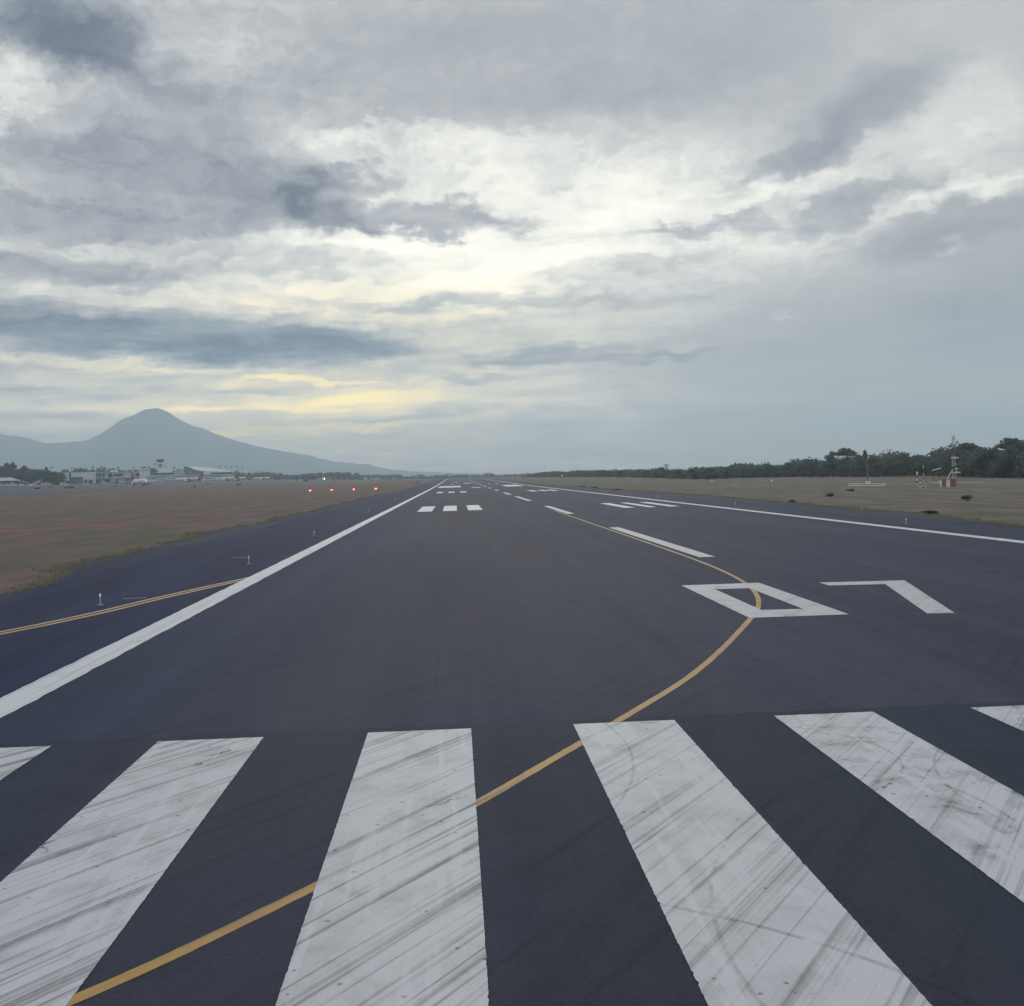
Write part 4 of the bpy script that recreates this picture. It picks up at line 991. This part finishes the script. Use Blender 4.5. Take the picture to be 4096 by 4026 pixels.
# ------------------------------------------------------------------ ground vehicles and stairs on the apron
def van_proto(L=5.0, H=2.2, m=M_WHITE):
    t = empty('service_vehicle')
    b = MB(); b.box(-L/2, L/2, -.95, .95, .45, H*.55); b.box(-L/2, L*.22, -.95, .95, H*.55, H, (-L/2+.1, L*.12, -.85, .85)); b.build('body', m, t)
    MB().box(-L*.3, L*.2, -.97, -.955, H*.62, H*.9).build('window', M_GLASS, t)
    for x in (-L*.32, L*.32):
        for y in (-.85, .85): MB().tube([(x, y-.12, .38), (x, y+.12, .38)], .38, 12).build('wheel', M_DARK, t)
    return t
def stairs(u, Y, flip, lab):
    p = stand(u, Y); los = math.atan2(p.x-CX, p.y)
    t = empty('passenger_stairs', p, -los, lab, 'airstairs', 'white passenger stairs parked by the shed')
    s = -1 if flip else 1; b = MB()
    b.add([(s*-3.2,-.9,1.0),(s*2.6,-.9,4.0),(s*2.6,-.9,4.6),(s*-3.2,-.9,1.6),(s*-3.2,.9,1.0),(s*2.6,.9,4.0),(s*2.6,.9,4.6),(s*-3.2,.9,1.6)], [(0,1,2,3),(7,6,5,4),(0,4,5,1),(3,2,6,7),(0,3,7,4),(1,5,6,2)]); b.build('flight', M_WHITE, t)
    MB().box(*( (2.6,4.2) if s > 0 else (-4.2,-2.6)), -.9, .9, 4.0, 4.2).build('platform', M_OFFW, t)
    for y in (-.92, .92): MB().tube([(s*-3.2,y,2.5),(s*2.6,y,5.4),(s*4.2,y,5.4)], .09, 5).build('handrail', M_WHITE, t)
    b = MB(); b.box(-3.4, 3.4, -.9, .9, .45, 1.0); b.box(s*-4.6 if s > 0 else 3.4, -3.4 if s > 0 else 4.6, -.9, .9, .45, 1.9); b.build('truck_body', M_OFFW, t)
    for x in (-2.4, 2.4): MB().tube([(x, -.95, .4), (x, .95, .4)], .4, 12).build('wheel', M_DARK, t)
    MB().tube([(s*2.2,0,.9),(s*2.2,0,3.8)], .12, 6).build('strut', M_GREY, t)
stairs(103, 880, True, 'white passenger stairs nearest the shed, sloping down to the right'); stairs(143, 870, False, 'white passenger stairs in the middle, raised steeply'); stairs(152, 885, False, 'white passenger stairs on the right of the steep pair')
vp = van_proto(); vk = [x for x in bpy.data.objects if x.parent == vp]
vans = [(12,860,1.0,.2,'pale van under the left end of the open shed'),(40,855,1.1,.1,'pale van parked in front of the open shed'),(62,858,1.3,0,'long white van at the right part of the open shed'),(90,850,1.0,1.2,'small white truck at the corner of the shed'),
        (178,950,1.0,.3,'white van left of the terminal lean-to'),(195,945,1.2,.1,'white truck in front of the terminal lean-to'),(222,960,1.3,0,'pale cart train vehicle by the dark terminal doorway'),(255,955,1.1,.2,'white van under the first white terminal block'),
        (262,900,1.4,0,'flat pale vehicle on the apron before the first block'),(342,960,.9,.1,'small white car before the doorways right of the loading door'),(356,962,.9,.2,'second small white car before the terminal doorways'),(425,1020,1.3,0,'white service truck below the balcony'),(590,985,1.1,.1,'dark tug right of the turning airliner'),
        (615,1330,1.4,0,'white truck under the jet bridge nearest the tower'),(650,1330,1.2,.2,'pale van between the first two jet bridges'),(820,1330,1.4,.1,'white truck behind the tail of the parked airliner'),(840,1340,1.2,0,'pale van under the right jet bridge')]
for i, (u, Y, k, rz, lab) in enumerate(vans):
    if i == 0: o = vp
    else:
        o = vp.copy(); COL.objects.link(o)
        for ch in vk:
            c = ch.copy(); COL.objects.link(c); c.parent = o
            if 'dark' in lab and ch.name.startswith('body'):
                c.data = c.data.copy(); c.data.materials[0] = M_DARK
    p = stand(u, Y); p.z += .09; o.location = p; o.rotation_euler = (0, 0, -math.atan2(p.x-CX, p.y)+rz); o.scale = (k, k, k)
    tag(o, lab, 'vehicle', 'service vehicles on the apron')

# ------------------------------------------------------------------ taxiway signs seen from behind
def sign(u, v, wpx, hpx, lab, red=False):
    p = ground(u, v); w_ = proj(p)[2]; sx = wpx*w_/FPX; sz = hpx*w_/FPX
    t = empty('taxiway_sign', p, -math.atan2(p.x-CX, p.y), lab, 'taxiway sign', 'dark backs of taxiway signs in the grass')
    MB().box(-sx/2, sx/2, -.14, .14, .2, max(sz, .5)).build('panel', M_DARK, t)
    for k in (-.35, .35): MB().box(sx*k-.05, sx*k+.05, -.08, .08, -.1, .2).build('leg', M_GREY, t)
    if red: MB().box(sx*.5, sx*.5+.25, -.1, .1, .25, .5).build('side_lamp', M_RED, t)
for a in ((150,1958,22,7,'dark sign back nearest the left edge on the apron side'),(202,1954,7,6,'narrow dark sign back left of the long one'),(276,1955,40,7,'longest dark sign back, before the first white terminal block'),(462,1949,14,5,'dark sign back left of the turning airliner'),
          (778,1951,8,6,'small dark sign back with a red end below the parked airliner',True),(836,1939,13,4,'thin dark sign back below the right jet bridge'),(955,1943,19,6,'dark sign back below the front parked airliner'),(1342,1927,11,3.5,'flat dark sign back before the dark wood'),
          (1490,1923,9,3,'far flat dark sign back beyond the red lamps'),(1671,1937,12,5,'dark sign back at the left shoulder of the runway'),(1733,1922.5,6,3.5,'farthest dark sign back by the runway shoulder'),(1318,1947,4,4,'tiny dark box in the grass above the red lamps'),(1360,1946,3,3,'tiniest dark box in the grass right of its twin')):
    sign(*a)

# ------------------------------------------------------------------ four red approach lamps
pos = [(1240, 1960), (1327, 1959), (1415, 1957), (1503, 1956)]
for i, (u, v) in enumerate(pos):
    d = ray(u, v); Y = 427.0; p = CAM+d*(Y/d.y); z0 = float(zt(p.x, p.y)); p.z = z0
    t = empty('approach_lamp', p, math.atan2(-(p.x-CX), p.y)+0.0, ('red approach lamp farthest from the runway', 'red approach lamp second from the left', 'red approach lamp third from the left', 'red approach lamp nearest the runway')[i], 'lamp', 'row of four lit red approach lamps')
    MB().box(-.5, .5, -.5, .8, .28, .78, (-.5, .5, -.3, .8)).build('housing', M_BROWN, t)
    for k in (-.2, .2): MB().tube([(k, -.52, .5), (k, -.44, .5)], .17, 12).build('lens', M_LRED, t)
    for x in (-.4, .4):
        for y in (-.3, .6): MB().tube([(x, y, -.1), (x, y, .3)], .04, 6).build('leg', M_GREY, t)

# ------------------------------------------------------------------ runway edge lights
def edge_light():
    t = empty('edge_light')
    MB().tube([(0,0,-.02),(0,0,.03)], .16, 12).build('base_plate', M_GREY, t)
    MB().tube([(0,0,.03),(0,0,.40)], [.04,.03], 8).build('stem', M_GREYW, t)
    MB().tube([(0,0,.38),(0,0,.42),(0,0,.50),(0,0,.56)], [.03,.045,.04,.015], 10).build('lens', M_LWHT, t)
    return t
le = edge_light(); lk = [x for x in bpy.data.objects if x.parent == le]
spots = [(-26.13,39.28,'edge light nearest the camera on the blue left shoulder'),(-24.05,56.6,'second edge light along the left shoulder, by the end of the yellow double line'),(-24.1,83.0,'third edge light along the left shoulder'),(-24.6,142.0,'fourth edge light along the left shoulder'),(-24.6,205.0,'fifth, faint edge light along the left shoulder'),
         (20.35,74.2,'edge light nearest the camera on the right shoulder'),(20.7,121.8,'second edge light along the right shoulder'),(20.45,168.0,'third edge light along the right shoulder'),(20.6,228.0,'fourth, faint edge light along the right shoulder'),(20.6,290.0,'fifth, faintest edge light along the right shoulder')]
for i, (x, y, lab) in enumerate(spots):
    if i == 0: o = le
    else:
        o = le.copy(); COL.objects.link(o)
        for ch in lk: c = ch.copy(); COL.objects.link(c); c.parent = o
    o.location = (x, y, float(zt(min(x, 27), y))+.034); o.scale = (.8, .8, .8); tag(o, lab, 'edge light', 'runway edge lights on both shoulders')

# ------------------------------------------------------------------ glide path station on the right
p = ground(3790, 1949); Wt = proj(p)[2]; s_ = Wt/FPX; rz = -math.atan2(p.x-CX, p.y)
hut = empty('equipment_hut', p, rz, 'equipment hut painted in wide red and white stripes at the antenna tower foot', 'hut')
L0, L1, Hh = -27*s_, 32*s_, 30*s_
cuts = [L0, L0+7*s_, L0+22*s_, L0+37*s_, L1]
for k in range(4): MB().box(cuts[k], cuts[k+1], 0, 3.0, -.1, Hh).build('wall_stripe', (M_WHITE, M_RED)[k % 2], hut)
MB().box(L0-.1, L1+.1, -.1, 3.1, Hh, Hh+.12).build('roof', M_RED, hut)
MB().box(L0-.35, L0, .6, 1.5, .9, 1.6).build('air_conditioner', M_WHITE, hut)
tw = empty('antenna_tower', p+R0*(27*s_)+Vector((p.x-CX, p.y, 0)).normalized()*3.4, rz, 'tall lattice antenna tower banded red and white with three white antenna bars', 'antenna tower')
tz = (1949-1748)*Wt/FPX*1.015
W2 = .36; bands = [0, .27*tz, .40*tz, .60*tz, .76*tz, .88*tz, tz]; cols = [M_WHITE, M_RED, M_OFFW, M_RED, M_WHITE, M_RED]
for k in range(6):
    z0, z1 = bands[k], bands[k+1]; ww = W2 if k < 5 else W2*.75; b = MB()
    for x in (-ww, ww):
        for y in (-ww, ww): b.tube([(x, y, z0-(.1 if k == 0 else 0)), (x, y, z1)], .055, 6)
    nseg = max(2, int((z1-z0)/.75))
    for q in range(nseg):
        za, zb = z0+(z1-z0)*q/nseg, z0+(z1-z0)*(q+1)/nseg
        for s in (-1, 1):
            b.tube([(-ww, s*ww, za), (ww, s*ww, zb)], .045, 4, False); b.tube([(s*ww, -ww, zb), (s*ww, ww, za)], .045, 4, False)
            b.tube([(-ww, s*ww, zb), (ww, s*ww, zb)], .045, 4, False)
    b.build('lattice_section', cols[k], tw)
zv = lambda v: (1949-v)*Wt/FPX
def bar(x0, x1, v, hh=.30): MB().box(x0, x1, -.95, -.50, zv(v)-hh/2, zv(v)+hh/2).build('antenna_bar', M_WHITE, tw)
bar(-.65, 1.15, 1833, .34); bar(-.45, 1.50, 1892, .34); bar(-.85, .85, 1775, .30)
MB().box(-.9, .9, -.5, -.42, zv(1781)-.06, zv(1781)+.06).build('cross_arm', M_GREY, tw)
b = MB(); b.tube([(.55, -.7, zv(1889)), (.55, -.7, zv(1880))], .12, 6); b.box(.25, .95, -1, -.4, zv(1880), zv(1874), (.15, 1.05, -1.1, -.3)); b.build('white_unit', M_WHITE, tw)  # plain white unit on a short stub at the tower's side
MB().tube([(-2.3, -3.6, zv(1935)), (-.25, -.6, zv(1880))], .11, 6).build('brace', M_WHITE, tw)
b = MB(); b.tube([(.9, 0, -.1), (.45, 0, zv(1892))], .07, 5); b.build('brace', M_GREY, tw)
def rail(u0, v0, u1, v1, lab, r=.09, posts=6):
    a, b_ = ground(u0, v0+4), ground(u1, v1+4); o = empty('guard_rail', a, 0, lab, 'rail', 'low white rails round the antenna station')
    d = b_-a; hgt = 4*proj(a)[2]/FPX
    MB().tube([(0, 0, hgt), (d.x, d.y, d.z+hgt)], r, 6).build('rail_bar', M_WHITE, o)
    for k in range(posts):
        q = d*(k/(posts-1)); MB().tube([(q.x, q.y, q.z-.1), (q.x, q.y, q.z+hgt)], .04, 5).build('post', M_GREY, o)
    return o
rail(3395, 1937, 3545, 1937, 'upper of the two long white rails by the pale mast', .17); rail(3391, 1944, 3543, 1944.5, 'lower of the two long white rails by the pale mast', .17)
rail(3722, 1932, 3761, 1931, 'short white rail left of the striped hut', .10, 3); rail(3823, 1931, 3930, 1930, 'white rail running right from the striped hut', .10, 5); rail(2930, 1939, 2956, 1938.5, 'tiny white rail between the two marker posts', .10, 2)
def banded(name, u, v, vtop, r, nb, lab, cat, ms, ball=None, parts='band'):
    p = ground(u, v); w_ = proj(p)[2]; h = (v-vtop)*w_/FPX
    o = empty(name, p, -math.atan2(p.x-CX, p.y), lab, cat)
    for k in range(nb): MB().tube([(0, 0, h*k/nb-(.1 if k == 0 else 0)), (0, 0, h*(k+1)/nb)], r, 8).build(parts, ms[k % len(ms)], o)
    if ball: MB().ball((0, 0, h+ball*.7), ball).build('lamp', M_LWHT, o)
    return o
for u, v, vt, lab in ((2848,1947,1928,'left marker post, banded, with a white ball lamp on the grass'),(3087,1955,1926,'taller banded marker post with a white ball lamp in mid grass'),(3669,1944,1894,'banded post with a lamp left of the checkered box')):
    o = banded('marker_post', u, v, vt, .14, 5, lab, 'marker post', (M_WHITE, M_DARK), .24); o['group'] = 'banded posts with ball lamps'
banded('monitor_mast', 3694, 1938, 1846, .09, 6, 'slim black and white mast behind the checkered box', 'mast', (M_WHITE, M_DARK))
pm = banded('pale_mast', 3471, 1938, 1830, .17, 7, 'faded banded mast above the long white rails', 'mast', (M_FADE, M_BROWN))
MB().box(-.75, .75, -.5, .5, -.1, 1.0).build('base_cabinet', M_OFFW, pm)
# checkered box
p = ground(3691, 1950); w_ = proj(p)[2]; s1 = w_/FPX
cb = empty('checkered_box', p, -math.atan2(p.x-CX, p.y)+.3, 'red and white checkered cabinet on the grass left of the striped hut', 'cabinet')
Hc, Wc = 28*s1, 20*s1
b = MB()
for ix in range(3):
    for iz in range(4):
        b.cur = (ix+iz) % 2; x0 = -Wc/2+Wc*ix/3; z0 = .12+(Hc-.12)*iz/4
        b.box(x0, x0+Wc/3, -Wc/2, Wc/2, z0, z0+(Hc-.12)/4)
b.build('cabinet', [M_WHITE, M_RED], cb)
for x in (-.4, .4): MB().box(Wc*x-.08, Wc*x+.08, -.3, .3, -.1, .12).build('leg', M_OFFW, cb)
# guard hut against the wood
F = Front(3745, 345); t = empty('guard_hut', F.p, F.rz, 'small thatched lookout with a pale roof edge against the dark wood', 'hut')
for u in (3733, 3759): MB().tube([(F.x(u), 0, -.2), (F.x(u), 0, F.z(1884))], .09, 6).build('post', M_BARK, t)
for u in (3733, 3759): MB().tube([(F.x(u), 2, -.2), (F.x(u), 2, F.z(1880))], .09, 6).build('post', M_BARK, t)
b = MB(); b.add([(F.x(3728), -.6, F.z(1884)), (F.x(3764), -.6, F.z(1876)), (F.x(3764), 2.6, F.z(1874)), (F.x(3728), 2.6, F.z(1882)), (F.x(3728), -.6, F.z(1882.5)), (F.x(3764), -.6, F.z(1874.5)), (F.x(3764), 2.6, F.z(1872.5)), (F.x(3728), 2.6, F.z(1880.5))], [(3,2,1,0),(4,5,6,7),(0,1,5,4),(1,2,6,5),(2,3,7,6),(3,0,4,7)]); b.build('roof', M_GREYW, t)
MB().box(F.x(3731), F.x(3761), -.1, 2.1, F.z(1896), F.z(1895)).build('platform', M_BROWN, t); MB().box(F.x(3735), F.x(3757), 0, .1, F.z(1895), F.z(1889)).build('parapet', M_BROWN, t)
# radar head above the wood, far white lamp
F = Front(2666, 900); t = empty('radar_antenna', F.p, F.rz, 'flat bar radar antenna on a pale stand above the wood', 'radar')
fbox(F, 'tower', M_GREYW, t, 2660, 2672, 1868, F.vb+2, 0, 3); fbox(F, 'housing', M_OFFW, t, 2661, 2671, 1862, 1868, 0, 2.5); fbox(F, 'antenna_bar', M_DARKW, t, 2656, 2676, 1859, 1862, -.4, .6)
o = banded('lamp_post', 2248, 1912, 1906, .15, 2, 'far white lamp before the left end of the right wood', 'lamp post', (M_GREY,), .85)
# dark cabin at wood edge
F = Front(2541, 1000); t = empty('dark_cabin', F.p, F.rz, 'low dark cabin at the edge of the right wood', 'hut')
fbox(F, 'wall', M_DARKW, t, 2533, 2550, 1908, F.vb+1, 0, 5); fbox(F, 'roof', M_GREY, t, 2532, 2551, 1906.8, 1908, -.5, 5.5); fbox(F, 'door', M_GLASS, t, 2536, 2540, 1911, F.vb, -.15, 0)
F = Front(2594, 1000); t = empty('pale_cabinets', F.p, F.rz, 'pair of pale cabinets at the wood edge right of the dark cabin', 'cabinet')
fbox(F, 'cabinet', M_OFFW, t, 2587, 2592, 1908, F.vb+1, 0, 2); fbox(F, 'cabinet', M_OFFW, t, 2595, 2600, 1908, F.vb+1, 0, 2)

# ------------------------------------------------------------------ haze: one closed box of pale even air
b = MB(); b.box(-7800, 7800, -3000, HAZE_FAR, -4.0, HAZE_TOP)
hz_o = tag(b.build('haze', []), kind='stuff')
hm = bpy.data.materials.new('pale_air'); hm.use_nodes = True; hm.node_tree.nodes.clear(); t = NT(hm.node_tree)
pv = t.n('ShaderNodeVolumePrincipled'); pv.inputs['Color'].default_value = (.73, .885, 1.0, 1); pv.inputs['Density'].default_value = HAZE_DENS; pv.inputs['Anisotropy'].default_value = 0.35
mo = t.n('ShaderNodeOutputMaterial'); t.l.new(pv.outputs[0], mo.inputs['Volume']); hz_o.data.materials.append(hm)
for L in PROTO.values():
    for q in L:
        if q not in USED:
            for ch in CHILD[q]: bpy.data.objects.remove(ch)
            bpy.data.objects.remove(q)
